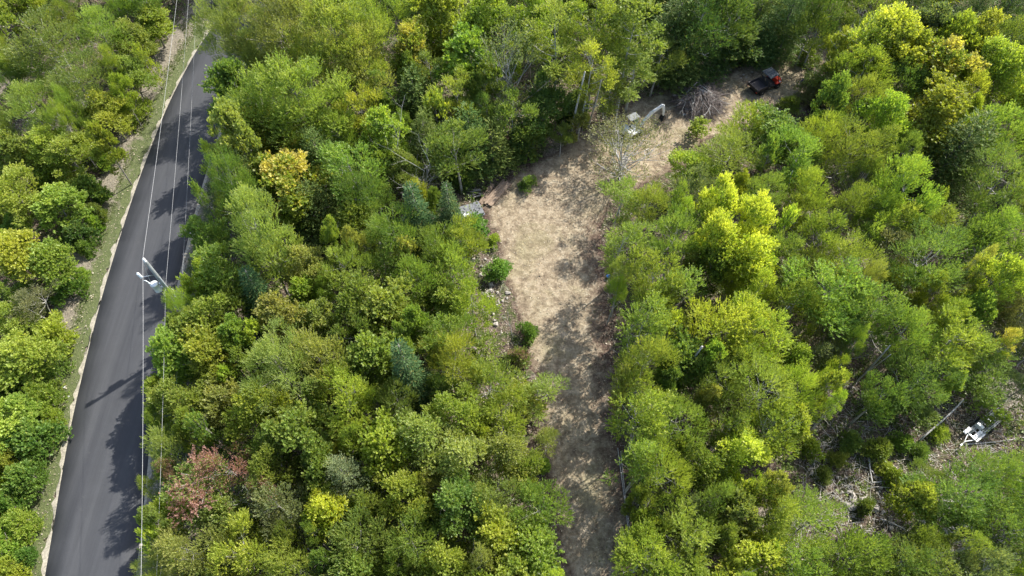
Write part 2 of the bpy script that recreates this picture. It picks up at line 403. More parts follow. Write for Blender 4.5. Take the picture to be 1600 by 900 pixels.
def trunk_mesh(name, seed, R, zb, zt, LC, r0, mat, nl=14, lean=.25, stems=1, top=.85, limb=.35):
    r = random.Random(seed); mb = MB()
    for st in range(stems):
        ax, ay = r.uniform(-1,1)*lean, r.uniform(-1,1)*lean
        ox, oy = (0,0) if stems == 1 else (r.uniform(-.3,.3), r.uniform(-.3,.3))
        H = zt*top*(1 if st == 0 else r.uniform(.75,.95)); n = 8; pts = []; rad = []
        if stems > 1: ax, ay = ax+ox*3, ay+oy*3
        for i in range(n):
            t = i/(n-1); pts.append(Vector((ox+ax*t*t+.08*math.sin(t*7+seed)*t, oy+ay*t*t+.08*math.sin(t*6+seed*2)*t, -.4+(H+.4)*t)))
            rad.append(r0*(1.25 if i == 0 else 1)*(1-t)**.8*(.85 if stems == 1 else .65)+.012)
        mb.tube(pts, rad, 7)
        L = list(range(len(LC))); r.shuffle(L)
        for q in L[st::stems][:nl//stems]:
            c = Vector(LC[q]); t = max(.12, min(.9, (c.z-limb*math.hypot(c.x,c.y)*1.6)/H)); k = t*(n-1); i = int(k); fr = k-i
            p = pts[i].lerp(pts[min(i+1,n-1)], fr); d = c-p; rr = r0*(1-t)*.5+.012
            mid1 = p + d*.35 + Vector((r.uniform(-.1,.1), r.uniform(-.1,.1), -.08*d.length)); mid2 = p + d*.7 + Vector((r.uniform(-.1,.1), r.uniform(-.1,.1), -.05*d.length)); c = p + d*r.uniform(1.0, 1.22)
            mb.tube([p, mid1, mid2, c], [rr, rr*.75, rr*.5, .008], 5, cap=False)
            for _ in range(2):
                b = mid2 + Vector((r.uniform(-1,1), r.uniform(-1,1), r.uniform(.1,.9)))*R*.3
                mb.tube([mid2, mid2.lerp(b,.5)+Vector((0,0,-.04)), b], [rr*.4, rr*.25, .005], 4, cap=False)
    return mb.mesh(name, mat, smooth=True)
def bare_mesh(name, seed, R, H, mat, r0=.16, n_main=3, dens=1.0):
    r = random.Random(seed); mb = MB()
    def grow(p, d, L, rad, lev):
        n = 4; pts = [p]; q = p.copy(); dd = d.copy()
        for i in range(n):
            dd = (dd + Vector((r.uniform(-1,1), r.uniform(-1,1), r.uniform(-.5,.8)))*.16).normalized(); q = q + dd*L/n; pts.append(q.copy())
        rr = [rad*(1-.65*i/n) for i in range(n+1)]
        mb.tube(pts, rr, 6 if lev < 1 else (5 if lev < 2 else 3), cap=False)
        if lev < 3:
            for _ in range(int([7,5,4][lev]*dens)):
                i = r.randint(1, n); a = pts[i]; nd = (dd*.6 + Vector((r.uniform(-1,1), r.uniform(-1,1), r.uniform(-.1,.7)))).normalized()
                grow(a, nd, L*r.uniform(.32,.55), rr[i]*.55, lev+1)
    for k in range(n_main):
        d = Vector((r.uniform(-.3,.3), r.uniform(-.3,.3), 1)).normalized()
        grow(Vector((r.uniform(-.1,.1), r.uniform(-.1,.1), -.3)), d, H*r.uniform(.75,1.0), r0*(1 if k == 0 else .75), 0)
    return mb.mesh(name, mat, smooth=True)

def extent(me):
    co = np.empty(len(me.vertices)*3, np.float32); me.vertices.foreach_get('co', co); co = co.reshape(-1, 3)
    return float(np.percentile(np.hypot(co[:,0], co[:,1]), 96)), float(np.percentile(co[:,2], 2)), float(np.percentile(co[:,2], 99))
KIND = {}   # kind -> list of (crown mesh, trunk mesh, R, zt, centre height fraction)
def variants(kind, n, R, zb, zt, tmat, r0, **kw):
    L = []
    tk = {k: kw.pop(k) for k in ('nl','lean','stems','top','limb') if k in kw}
    base_kw = dict(kw)
    for i in range(n):
        kw = dict(base_kw); kw['ll'] = kw['ll']*.88*(1.0,.78,1.18,.88,1.08,.82,1.15)[i]; kw['nsprig'] = int(1.2*kw['nsprig']*(1.0,1.25,.8,1.1,.85,1.15,.8)[i]); kw['lobe'] = kw['lobe']*(1.0,.85,1.15,1.0,.8,1.1,.95)[i]; kw['flat'] = kw.get('flat', .8)*(1,1.25,.9,1.1,1.3,.85,1.15)[i]
        sd = hash((len(kind)*31 + ord(kind[0])*7 + ord(kind[-1])*3 + i*101)) % 9973
        Ri, zi = R*(.92+.05*i % .2), zt
        me, LC = crown_mesh('crown', sd, Ri, zb, zi, **kw)
        A, B_, Cc = extent(me); L.append((me, trunk_mesh('trunk', sd+5, Ri, zb, zi, LC, r0, tmat, **tk), A, Cc, (B_+(Cc-B_)*.58)/Cc))
    KIND[kind] = L
variants('maple', 6, 2.5, 2.9, 8.5, M_BARK, .15, nlobe=34, lobe=.27, nsprig=2100, irregular=.42, k=8, ll=.195, mat=M_LEAF, width=.8, slen=.34, wide=.45)
variants('ash', 7, 2.6, 4.0, 9.5, M_ASH, .15, nlobe=32, lobe=.25, nsprig=1750, irregular=.45, k=10, ll=.175, mat=M_LEAF, width=.42, upd=1.0, slen=.5, spread=.6, wide=.45, flat=1.1)
variants('grand_ash', 3, 4.2, 3.0, 13.5, M_BARK, .24, nlobe=74, lobe=.19, nsprig=5000, irregular=.4, k=10, ll=.19, mat=M_LEAF, width=.42, upd=1.0, slen=.55, spread=.6, wide=.42, flat=1.1, nl=26)
variants('aspen', 4, 2.0, 5.6, 12.0, M_PALE, .15, nlobe=34, lobe=.27, nsprig=1350, irregular=.4, k=8, ll=.15, mat=M_LEAF, width=.85, upd=.5, slen=.3, wide=.45, flat=1.0)
variants('birch', 4, 2.2, 4.2, 9.0, M_PALE, .11, nlobe=26, lobe=.25, nsprig=1050, irregular=.5, k=8, ll=.15, mat=M_LEAF, width=.7, upd=.4, slen=.4, stems=2, lean=.6)
variants('airy', 2, 3.2, 1.5, 7.0, M_DEAD, .10, nlobe=60, lobe=.2, nsprig=950, k=6, ll=.15, mat=M_LEAF, width=.5, upd=1.0, slen=.6, irregular=.15, stems=3, nl=40, lean=.8, limb=.6)
variants('cedar', 3, 1.9, .5, 9.0, M_BARK, .13, nlobe=90, lobe=.26, nsprig=2200, k=8, ll=.14, mat=M_NEEDLE, shape='cone', width=.4, upd=.9, slen=.35, irregular=.1)
variants('shrub', 4, 1.7, .1, 2.8, M_BARK, .05, nlobe=26, lobe=.32, nsprig=950, k=8, ll=.19, mat=M_LEAF, shape='dome', width=.7, upd=.9, slen=.3, irregular=.4, stems=3)
variants('sapling', 3, 1.1, .4, 3.6, M_BARK, .035, nlobe=18, lobe=.34, nsprig=260, k=7, ll=.18, mat=M_LEAF, width=.65, upd=.9, slen=.3, irregular=.35)
def spruce_variant(seed, R=1.5, H=9.0):
    r = np.random.default_rng(seed); O = []; D = []; LV = []; z = .5
    mb = MB(); mb.tube([(0,0,-.4),(0,0,H*.5),(0,0,H)], [.15,.09,.01], 7)
    while z < H-.1:
        t = z/H; L = R*(1-t)**.85*r.uniform(.85,1.1); nb = max(5, int(11*(1-t)+4)); a0 = r.uniform(0,6.28)
        for b in range(nb):
            an = a0+b*2*math.pi/nb+r.uniform(-.15,.15); l = L*r.uniform(.8,1.12)
            dz = .12-.5*(1-t); tip = np.array([math.cos(an)*l, math.sin(an)*l, z+dz*l])
            mb.tube([(0,0,z), tip*[.6,.6,1]*1.0 if False else ((tip[0]*.5), (tip[1]*.5), z+dz*l*.4), tuple(tip)], [.03*(1-t)+.008,.015,.004], 4, cap=False)
            ns = max(3, int(l/.11)); lv = r.uniform(0,1)
            for s in range(ns):
                f = (s+.6)/ns; p = np.array([math.cos(an)*l*f, math.sin(an)*l*f, z+dz*l*f*f])
                for sg in (-1,1,0):
                    sa = an+sg*.9; O.append(p); D.append([math.cos(sa), math.sin(sa), .1]); LV.append(lv)
        z += .40+.16*(1-t)
    O = np.array(O); D = np.array(D)
    V, Fc, v, l = leaves_from_sprigs(O, D, np.array(LV), 5, .19, r, .30, .8, .30, .5)
    return mesh_np('crown', V, Fc, M_NEEDLE, [('leaf_var','FACE',v),('lobe_var','FACE',l)]), mb.mesh('trunk', M_BARK, True), R, H, .48
KIND['spruce'] = [spruce_variant(11, 1.7), spruce_variant(12, 2.0, 9.5)]
def bare_variant(m): a, b, c = extent(m); return (m, None, a, c, .62)
KIND['bare'] = [bare_variant(bare_mesh('trunk', 21+i, 2.2, 9.0, M_DEAD, .12, 3)) for i in range(4)]
KIND['snag'] = [bare_variant(bare_mesh('trunk', 51+i, 1.0, 5.0, M_DEAD, .045, 1, .7)) for i in range(2)]

COL = {  # leaf base colours
 'g': (.190,.268,.052), 'G': (.142,.215,.048), 'd': (.088,.150,.036), 'y': (.248,.318,.050), 'l': (.240,.335,.054),
 'Y': (.355,.425,.070), 'o': (.385,.390,.090), 'p': (.238,.285,.078), 'r': (.27,.175,.128), 's': (.165,.205,.085), 'b': (.062,.115,.036), 'v': (.145,.255,.050),
}
CW = {'g':'green', 'G':'deep green', 'd':'dark green', 'y':'yellowish green', 'l':'lime green', 'Y':'bright yellow', 'o':'golden orange', 'p':'olive and tan', 'r':'reddish pink', 's':'silvery green', 'b':'blue-green', 'v':'vivid green'}
NAMES = {'maple':('maple_tree','tree','broad-leaved tree'), 'ash':('ash_tree','tree','feathery-leaved tree'), 'grand_ash':('large_ash_tree','tree','large feathery-leaved tree'),
 'aspen':('aspen_tree','tree','tall aspen'), 'birch':('birch_tree','tree','birch'), 'airy':('sparse_tree','tree','see-through tree'),
 'cedar':('cedar_tree','tree','dense cedar'), 'shrub':('shrub','shrub','leafy shrub'), 'sapling':('sapling','sapling','small leafy sapling'), 'spruce':('spruce_tree','tree','pointed spruce'),
 'bare':('dead_tree','dead tree','leafless grey tree'), 'snag':('dead_sapling','dead tree','small leafless grey sapling')}
def zone(x, y):
    if x < 250 and y < 240 and x < 250: return 'left of the far road end'
    if x < 215 and y < 480: return 'opposite the utility pole'
    if x < 215: return 'along the lower left road verge'
    if y < 260 and x < 560: return 'right of the far road end'
    if y < 260 and x < 700: return 'at top left of centre'
    if y < 300 and x < 940: return 'above the lumber stacks'
    if y < 130 and x < 1220: return 'behind the brush pile'
    if x < 560 and y < 420: return 'right of the road above the pole'
    if x < 900 and y < 450: return 'left of the concrete tank'
    if x < 420 and y < 660: return 'just right of the utility pole'
    if x < 900 and y < 660: return 'midway between road and track'
    if x < 440: return 'beside the lower road'
    if x < 720: return 'at the lower middle'
    if x < 930: return 'along the lower left track edge'
    if y < 300 and x < 1220: return 'beside the sunny track bend'
    if y < 220 and x < 1400: return 'right of the utility vehicle'
    if y < 220: return 'in the upper right corner'
    if x < 1110 and y < 560: return 'right of the track near its bend'
    if x < 1110: return 'along the lower right track edge'
    if x < 1280 and y < 480: return 'around the big yellow tree'
    if x < 1280: return 'between track and stony clearing'
    if y < 450: return 'at the right above centre'
    if y < 640: return 'above the trailer'
    return 'around the stony clearing'

TREES = []   # (px, py, r, kind, colour, height, label or None)
def T(px, py, r, kind, col, H, label=None): TREES.append((px, py, r, kind, col, H, label))
# left of the road
for a in [(40,300,46,'maple','l',6),(100,318,38,'maple','l',5),(30,395,46,'maple','y',6),(92,405,40,'maple','l',5),(18,500,40,'maple','l',5),(62,470,38,'birch','s',5),
 (92,520,34,'shrub','l',3.2),(45,560,50,'maple','l',5.5),(15,650,46,'maple','l',5),(78,620,38,'shrub','l',3.2),(60,690,42,'shrub','v',3.4),(12,775,42,'shrub','l',3.5),(56,750,34,'shrub','v',3.2),
 (22,850,46,'shrub','l',3.5),(58,815,30,'shrub','l',2.6),(60,60,60,'ash','G',9),(150,40,46,'ash','g',8),(122,118,50,'ash','G',8),(40,165,52,'ash','g',8),(205,60,36,'maple','g',6),
 (165,170,38,'maple','y',6),(120,240,44,'maple','l',6),(150,295,28,'shrub','v',3),(235,30,30,'maple','l',5),(200,110,34,'maple','g',5.5),(130,365,26,'shrub','d',2.6),(205,165,26,'shrub','l',3),
 (70,230,40,'maple','y',6),(30,235,36,'maple','g',6),(110,450,26,'shrub','v',2.8),(85,575,26,'shrub','v',2.8),(95,650,20,'shrub','y',2.4),(38,720,28,'shrub','y',3),(45,890,28,'shrub','y',2.8),(160,330,18,'shrub','G',2),(10,450,30,'maple','g',5),(166,300,15,'shrub','v',1.8),(158,345,15,'shrub','l',1.8),(146,385,15,'shrub','v',1.8),(178,250,14,'shrub','l',1.8),(134,425,14,'shrub','l',1.8),(10,720,26,'shrub','l',3),(40,785,24,'shrub','v',3),(70,870,16,'shrub','v',2)]: T(*a)
# top block
for a in [(440,45,88,'grand_ash','p',13.5,'huge olive feathery-leaved tree filling the top beside the road'),(362,42,56,'grand_ash','p',13.5),(520,70,70,'grand_ash','g',13),(470,150,74,'grand_ash','g',12.5),(408,160,54,'ash','g',11),
 (570,85,56,'ash','p',11.5),(590,20,46,'ash','g',12),(358,138,36,'maple','G',11,'rounded deep green tree overhanging the right road edge'),(368,215,36,'maple','p',12.5),(400,212,42,'maple','o',8.5,'patchy orange and green maple right of the road'),(440,205,30,'maple','g',8),
 (452,278,50,'maple','o',9,'golden orange maple standing in dark green trees'),(354,280,34,'ash','G',12.5),(385,285,36,'cedar','d',9.5),(500,250,50,'cedar','d',8.5),(640,75,34,'maple','o',9.5,'small golden maple top beside the huge ash'),
 (690,28,48,'maple','l',11),(765,35,52,'maple','l',11.5,'bright lime maple at the top centre of the photo'),(735,90,44,'maple','l',10),(600,205,36,'maple','l',9,'bright lime yellow maple beside the leafless grey tree'),(565,175,36,'ash','y',9),
 (800,85,60,'airy','s',12,'tall silvery aspen with forked pale trunk above the lumber'),(790,125,40,'bare','s',11,'forked pale trunk rising through the silvery aspen'),(715,150,38,'ash','g',9),(875,50,50,'aspen','g',13),(935,35,48,'aspen','y',13.5),(985,45,48,'aspen','g',13.5),
 (915,100,38,'aspen','y',12),(992,98,42,'aspen','g',9.5),(955,135,34,'birch','g',6),(850,170,44,'maple','G',6),(714,220,44,'ash','G',9),(735,205,40,'cedar','d',8),(640,235,58,'bare','s',11,'large leafless grey tree with spreading white limbs'),
 (548,262,50,'ash','g',9),(570,300,38,'ash','G',8.5),(490,325,48,'cedar','d',7),(392,350,52,'ash','p',13.5,'rounded olive-gold tree right of the road above the pole'),(430,400,48,'ash','g',8.5),(462,330,24,'maple','y',6.5),
 (612,350,46,'ash','g',9),(657,345,34,'spruce','b',10.5,'slim blue-green spruce, left of the pair beside the concrete slab'),(703,342,31,'spruce','b',9.5,'slim blue-green spruce, right of the pair beside the concrete slab'),(680,380,40,'ash','g',8),(715,375,36,'ash','y',7.5),
 (1100,18,56,'ash','d',10.5),(1055,40,50,'cedar','d',10.5),(1145,12,50,'ash','d',10),(1190,5,44,'cedar','G',9),(1235,15,40,'cedar','d',8.5),(1030,85,36,'ash','G',7),(1068,92,34,'cedar','d',6),(1108,80,34,'cedar','d',5.5),(1148,66,34,'maple','d',5),(1188,58,32,'cedar','d',4.8),(1225,62,28,'cedar','G',4.6),(1262,84,18,'shrub','G',2),
 (770,225,36,'cedar','G',6),(820,215,34,'shrub','d',4),(660,25,36,'cedar','d',9),(650,150,40,'cedar','d',8),(800,170,40,'ash','G',7.5),(900,165,28,'shrub','d',3.5),(720,265,24,'shrub','G',3),(830,30,40,'maple','l',11)]: T(*a)
# wood between road and track
for a in [(355,425,48,'maple','g',8.5),(322,436,26,'maple','y',8),(405,470,36,'spruce','b',9),(335,490,42,'maple','g',8),(296,512,36,'maple','g',7.5),(266,560,38,'maple','g',8),(325,558,42,'maple','y',8),(290,620,44,'maple','g',7.5),
 (440,500,38,'maple','p',8.5),(475,415,38,'maple','p',8),(530,415,38,'ash','g',8),(565,465,46,'maple','g',8.5),(650,435,38,'ash','g',8),(705,420,42,'ash','g',8),(738,470,40,'ash','y',7.5),(612,480,46,'maple','g',8.5),
 (450,575,66,'grand_ash','p',11,'wide olive-gold crown in the middle of the left wood'),(400,630,48,'maple','y',9),(505,560,52,'ash','p',9.5),(535,620,52,'ash','y',9.5),(470,680,50,'maple','g',9),(590,560,44,'maple','g',8.5),
 (648,595,40,'spruce','b',11,'pointed dark blue-green spruce in the middle of the left wood'),(702,560,54,'ash','y',9),(762,605,50,'ash','g',8),(695,520,42,'ash','g',8),(790,650,46,'ash','y',7),(850,610,38,'birch','g',5),
 (725,650,42,'maple','g',8.5),(600,690,46,'maple','y',8.5),(655,680,52,'maple','p',9),(725,720,54,'maple','p',9,'orange-tipped olive crown left of the lower track'),(300,762,60,'birch','r',8.5,'reddish pink autumn tree at the road edge'),(352,725,42,'birch','r',8.5,'smaller reddish pink crown right of the largest pink tree'),
 (265,790,30,'maple','y',6),(408,758,30,'birch','r',8,'rightmost small pink-tinged crown beside the largest pink tree'),(253,738,22,'birch','r',7,'small pink-tinged crown at the road edge above the largest pink tree'),(430,735,36,'maple','g',8.5),(435,790,46,'ash','s',8.5),(550,745,42,'cedar','s',9.5,'fluffy silvery green conifer in the lower middle'),(500,745,36,'maple','g',8),(505,805,34,'maple','Y',8,'small golden yellow maple in the lower middle of the wood'),
 (625,775,50,'maple','y',8.5),(645,835,46,'ash','g',8.5),(565,850,58,'ash','G',8.5),(700,785,54,'maple','G',9),(775,770,44,'ash','p',8),(845,790,46,'ash','g',8),(835,855,48,'maple','g',7.5),(770,840,44,'maple','y',8),
 (300,850,56,'ash','p',9),(380,870,54,'ash','y',9),(240,885,30,'ash','p',6.5),(460,880,46,'ash','g',8.5),(700,880,50,'maple','y',8.5),(560,910,46,'maple','g',8),(800,910,46,'maple','g',8),(850,690,26,'birch','g',4.5),(792,705,34,'bare','s',7.5,'small leafless tree amid green leaves left of the lower track'),
 (400,770,36,'bare','s',9,'pale leafless limbs beside the reddish tree'),(250,610,22,'maple','y',6),(245,660,20,'maple','g',6),(620,620,34,'ash','G',8),(560,520,40,'ash','G',8),(810,555,18,'shrub','r',1.6,'small red-brown bush on the left edge of the track'),
 (825,515,18,'shrub','v',1.7,'vivid green bush left of the track below the dead sapling'),(778,420,20,'shrub','v',1.8,'vivid green bush beside the rubble strip'),(742,350,22,'shrub','v',1.5,'low vivid green plants below the concrete slab'),
 (824,285,15,'shrub','G',1.3,'dark round bush alone on the sunny track'),(802,505,24,'snag','s',4.5,'slender leafless sapling at the left edge of the track'),(760,545,30,'sapling','g',3.5),(820,620,30,'sapling','y',3.8),(770,375,12,'shrub','y',1.2),(850,725,12,'shrub','l',1.2)]: T(*a)
# right of the track
for a in [(985,228,62,'airy','s',6.6,'sparse see-through tree overhanging the mini excavator'),(1082,260,36,'maple','l',5),(1093,199,20,'sapling','y',3.5),(1172,192,42,'ash','y',5.5,'bushy yellowish tree just below the utility vehicle'),(1150,232,50,'ash','g',6.5),(1215,210,44,'maple','g',6.5),(1275,142,26,'shrub','s',2.6),
 (968,300,36,'birch','g',7),(1012,310,42,'ash','g',7),(1058,370,44,'ash','g',8.5),(975,375,42,'birch','g',9),(1020,430,46,'ash','g',10.5),(1128,325,38,'maple','Y',10,'bright yellow maple crown, upper half of the big one'),(1182,348,40,'maple','Y',10,'bright yellow maple crown, right part of the big one'),(1118,368,42,'maple','Y',10,'bright yellow maple crown, left part of the big one'),(1165,402,38,'maple','Y',9.5,'bright yellow maple crown, lowest part of the big one'),
 (1095,290,36,'ash','s',7.5),(1065,455,44,'birch','g',8.5),(1130,500,62,'ash','y',10),(1002,500,46,'birch','g',11),(1010,570,50,'ash','g',11),(1065,560,42,'maple','G',8),(1185,520,52,'ash','y',9.5),(1190,600,54,'ash','g',9.5),(1120,600,42,'ash','G',8.5),
 (1012,645,50,'birch','y',10.5),(1060,665,46,'ash','g',8.5),(1115,630,24,'maple','p',8),(1000,715,40,'birch','g',9.5),(1170,715,46,'maple','Y',8.5,'bright yellow maple below the small leafless tree'),(1035,745,46,'ash','y',9.5),(1095,720,40,'maple','g',8),(1125,785,44,'ash','G',8),
 (1015,860,46,'ash','l',9),(1010,822,26,'maple','y',6.5),(1080,850,52,'ash','g',8.5),(1180,865,50,'maple','Y',7.5,'yellow-green maple at the bottom right of the track'),(1205,800,46,'ash','g',8.5),(1262,825,54,'ash','g',8),(1150,800,32,'maple','p',8),(1185,655,46,'bare','s',10.5,'small white leafless tree above the yellow maple'),
 (1240,880,46,'ash','g',8),(1345,875,50,'ash','g',8),(1405,880,44,'ash','G',7.5),(1505,785,64,'ash','G',7.5),(1572,745,50,'ash','g',7),(1455,745,28,'ash','G',4),(1575,830,50,'ash','G',8),(1460,890,50,'ash','G',7),
 (1282,45,40,'ash','g',6.5),(1296,114,30,'birch','g',4),(1325,65,42,'bare','s',11,'tall white forked trunk in the upper right wood'),(1375,50,56,'maple','Y',10.5,'bright yellow-green maple right of the white forked trunk'),(1405,75,40,'maple','y',10),(1455,45,34,'maple','s',9.5),(1482,62,36,'maple','y',10),
 (1475,108,44,'maple','o',9.5,'cream and gold maple in the upper right wood'),(1400,110,40,'ash','G',8),(1530,62,46,'maple','y',10),(1572,115,50,'maple','l',9.5),(1540,95,44,'maple','l',9.5),(1462,172,50,'maple','y',9.5),(1350,105,42,'ash','y',9),(1380,175,40,'maple','l',8.5),(1350,150,40,'ash','g',8.5),
 (1312,165,34,'bare','s',8,'grey leafless shrub right of the utility vehicle'),(1250,240,50,'ash','g',8.5),(1270,295,44,'ash','y',8.5),(1330,230,46,'ash','g',9),(1290,205,36,'ash','y',8.5),(1415,288,52,'ash','l',10.5,'domed gold-green tree with white trunk at right'),
 (1345,315,36,'ash','g',8),(1375,330,32,'ash','y',8),(1500,235,58,'cedar','d',9.5),(1560,200,46,'ash','g',9),(1572,282,50,'ash','G',9),(1560,350,46,'ash','g',8.5),(1455,405,58,'ash','G',9),(1530,370,42,'ash','G',8),(1565,432,42,'maple','l',9.5,'bright lime-yellow maple at the right photo edge'),
 (1295,455,62,'ash','g',9.5),(1365,480,50,'ash','G',9),(1420,515,50,'ash','g',9),(1320,400,44,'ash','g',8.5),(1250,470,40,'ash','g',8.5),(1500,535,56,'ash','y',8.5),(1572,532,18,'birch','o',7,'small orange maple at the right photo edge'),(1545,575,42,'ash','g',4.8),(1600,605,30,'ash','s',4),
 (1440,582,54,'ash','G',7.5),(1425,630,34,'maple','G',3.5),(1250,610,44,'ash','y',8.5),(1212,655,46,'ash','y',8.5),(1290,556,26,'birch','s',6),(1258,520,14,'sapling','Y',5),(1245,660,34,'maple','y',7.5),(1195,450,36,'ash','y',8.5),(1230,400,36,'ash','G',8),(1290,360,40,'ash','g',8),
 (1200,300,34,'ash','G',8),(1520,140,34,'ash','y',8.5),(1590,60,40,'ash','G',9.5),(1420,230,30,'ash','G',8),(1280,15,34,'ash','d',9),(1430,15,36,'cedar','d',9),(1520,15,40,'cedar','d',9.5),(1580,15,40,'cedar','d',9.5),(1340,15,36,'ash','G',9),(1235,160,16,'shrub','g',1.5),
 (1330,690,20,'shrub','G',1.6),(1375,700,22,'shrub','g',1.7),(1400,745,20,'shrub','y',1.5),(1355,790,14,'shrub','G',1.3),(1270,700,20,'shrub','y',1.5),(1410,690,18,'shrub','v',1.6),(1440,705,16,'shrub','v',1.4),(1470,676,16,'shrub','y',1.3),(1562,652,15,'sapling','g',2.4),(1545,628,16,'sapling','g',2.6),(1310,715,16,'shrub','g',1.3),(1290,740,14,'shrub','G',1.1),(1385,730,14,'shrub','l',1.0)]: T(*a)

# pixel areas that stay free of filler crowns
KEEP = [[(8,985),(42,900),(82,690),(128,440),(165,250),(240,120),(262,0),(275,-80),(330,-80),(310,80),(330,120),(325,200),(305,300),(300,400),(262,470),(232,560),(226,700),(205,900),(195,985)],
 track_px,[(1255,690),(1290,650),(1330,640),(1400,690),(1450,700),(1420,760),(1400,820),(1330,840),(1290,780),(1250,740)],
 [(1400,740),(1440,690),(1480,620),(1540,600),(1590,630),(1560,690),(1500,720),(1440,760)],[(705,355),(715,295),(760,280),(800,262),(800,330),(780,470),(830,560),(820,650),(780,560),(730,470)],
 [(1560,560),(1700,540),(1720,640),(1590,690)],[(1325,608),(1385,545),(1400,560),(1345,612)],[(1180,525),(1235,475),(1242,490),(1195,530)],[(1290,380),(1325,338),(1332,350),(1300,385)],[(1490,290),(1540,280),(1545,330),(1500,335)],[(660,265),(700,250),(740,300),(700,310)]]
KP = [list(k) for k in KEEP]
def fill():
    r = random.Random(5)
    pts = [(t[0], t[1], t[2]) for t in TREES if t[3] not in ('bare','snag')]
    ax = np.array([p[0] for p in pts]+[0]*900, float); ay = np.array([p[1] for p in pts]+[0]*900, float); ar = np.array([p[2] for p in pts]+[0]*900, float); n = len(pts)
    made = 0
    for it in range(9000):
        x = r.uniform(-70, 1730); y = r.uniform(-120, 990); rr = r.uniform(26, 46)*(1-.12*(y < 200))
        if x < 200: rr *= .72
        d = np.hypot(ax[:n]-x, (ay[:n]-y)*1.1)
        if np.any(d < .66*(ar[:n]+rr)): continue
        bad = False
        for k in KP:
            s = float(sdist(np.array([x]), np.array([y]), k)[0])
            if s > -.85*rr: bad = True; break
        if bad: continue
        q = r.random()
        if x < 215 and y > 230: kind, col, H = ('shrub' if q < .8 else 'maple'), r.choice('llvyvg'), r.uniform(2.4, 3.6)
        elif x < 250: kind, col, H = r.choice(['ash','maple']), r.choice('gGgy'), r.uniform(5.5, 8)
        elif 1000 < x < 1240 and y < 100: kind, col, H = 'cedar', r.choice('dG'), r.uniform(9, 12)
        elif y < 260 and x < 950: kind, col, H = r.choice(['ash','maple','cedar','aspen']), r.choice('gGdG'), r.uniform(7.5, 10)
        elif x > 940: kind, col, H = r.choice(['ash','ash','birch','maple']), r.choice('gGyGgs'), r.uniform(6, 8.5)
        else: kind, col, H = r.choice(['ash','maple','maple']), r.choice('gGypg'), r.uniform(6, 8)
        T(x, y, rr, kind, col, H); ax[n], ay[n], ar[n] = x, y, rr; n += 1; made += 1
    return made
def fill_small():
    r = random.Random(15); pts = [(t[0], t[1], t[2]) for t in TREES if t[3] not in ('bare','snag')]; made = 0
    ax = np.array([p[0] for p in pts]+[0]*900, float); ay = np.array([p[1] for p in pts]+[0]*900, float); ar = np.array([p[2] for p in pts]+[0]*900, float); n = len(pts)
    for it in range(9000):
        x = r.uniform(0, 1620); y = r.uniform(-20, 920); rr = r.uniform(15, 25)
        if x < 215 and y > 240 or made > 150 or (x > 1180 and r.random() < .6): continue
        d = np.hypot(ax[:n]-x, (ay[:n]-y))
        if np.any(d < .80*ar[:n]+.35*rr): continue
        if any(float(sdist(np.array([x]), np.array([y]), k)[0]) > -.9*rr for k in KP): continue
        T(x, y, rr, r.choice(['birch','ash','sapling','maple']), r.choice('gGylgp'), r.uniform(6, 9.5)); ax[n], ay[n], ar[n] = x, y, rr; n += 1; made += 1
    return made
FILL = fill(); SMALL = fill_small()
def plural(s): return s + 'es' if s.endswith('ch') else s + 's' if not s.endswith('s') else s
for i_, t_ in enumerate(TREES):
    if t_[0] < 215 and t_[1] > 230 and t_[2] < 60: TREES[i_] = (t_[0]-13-(4 if t_[1] > 600 else 0)-(14 if t_[1] > 760 else 0), t_[1], t_[2]*.93) + t_[3:]
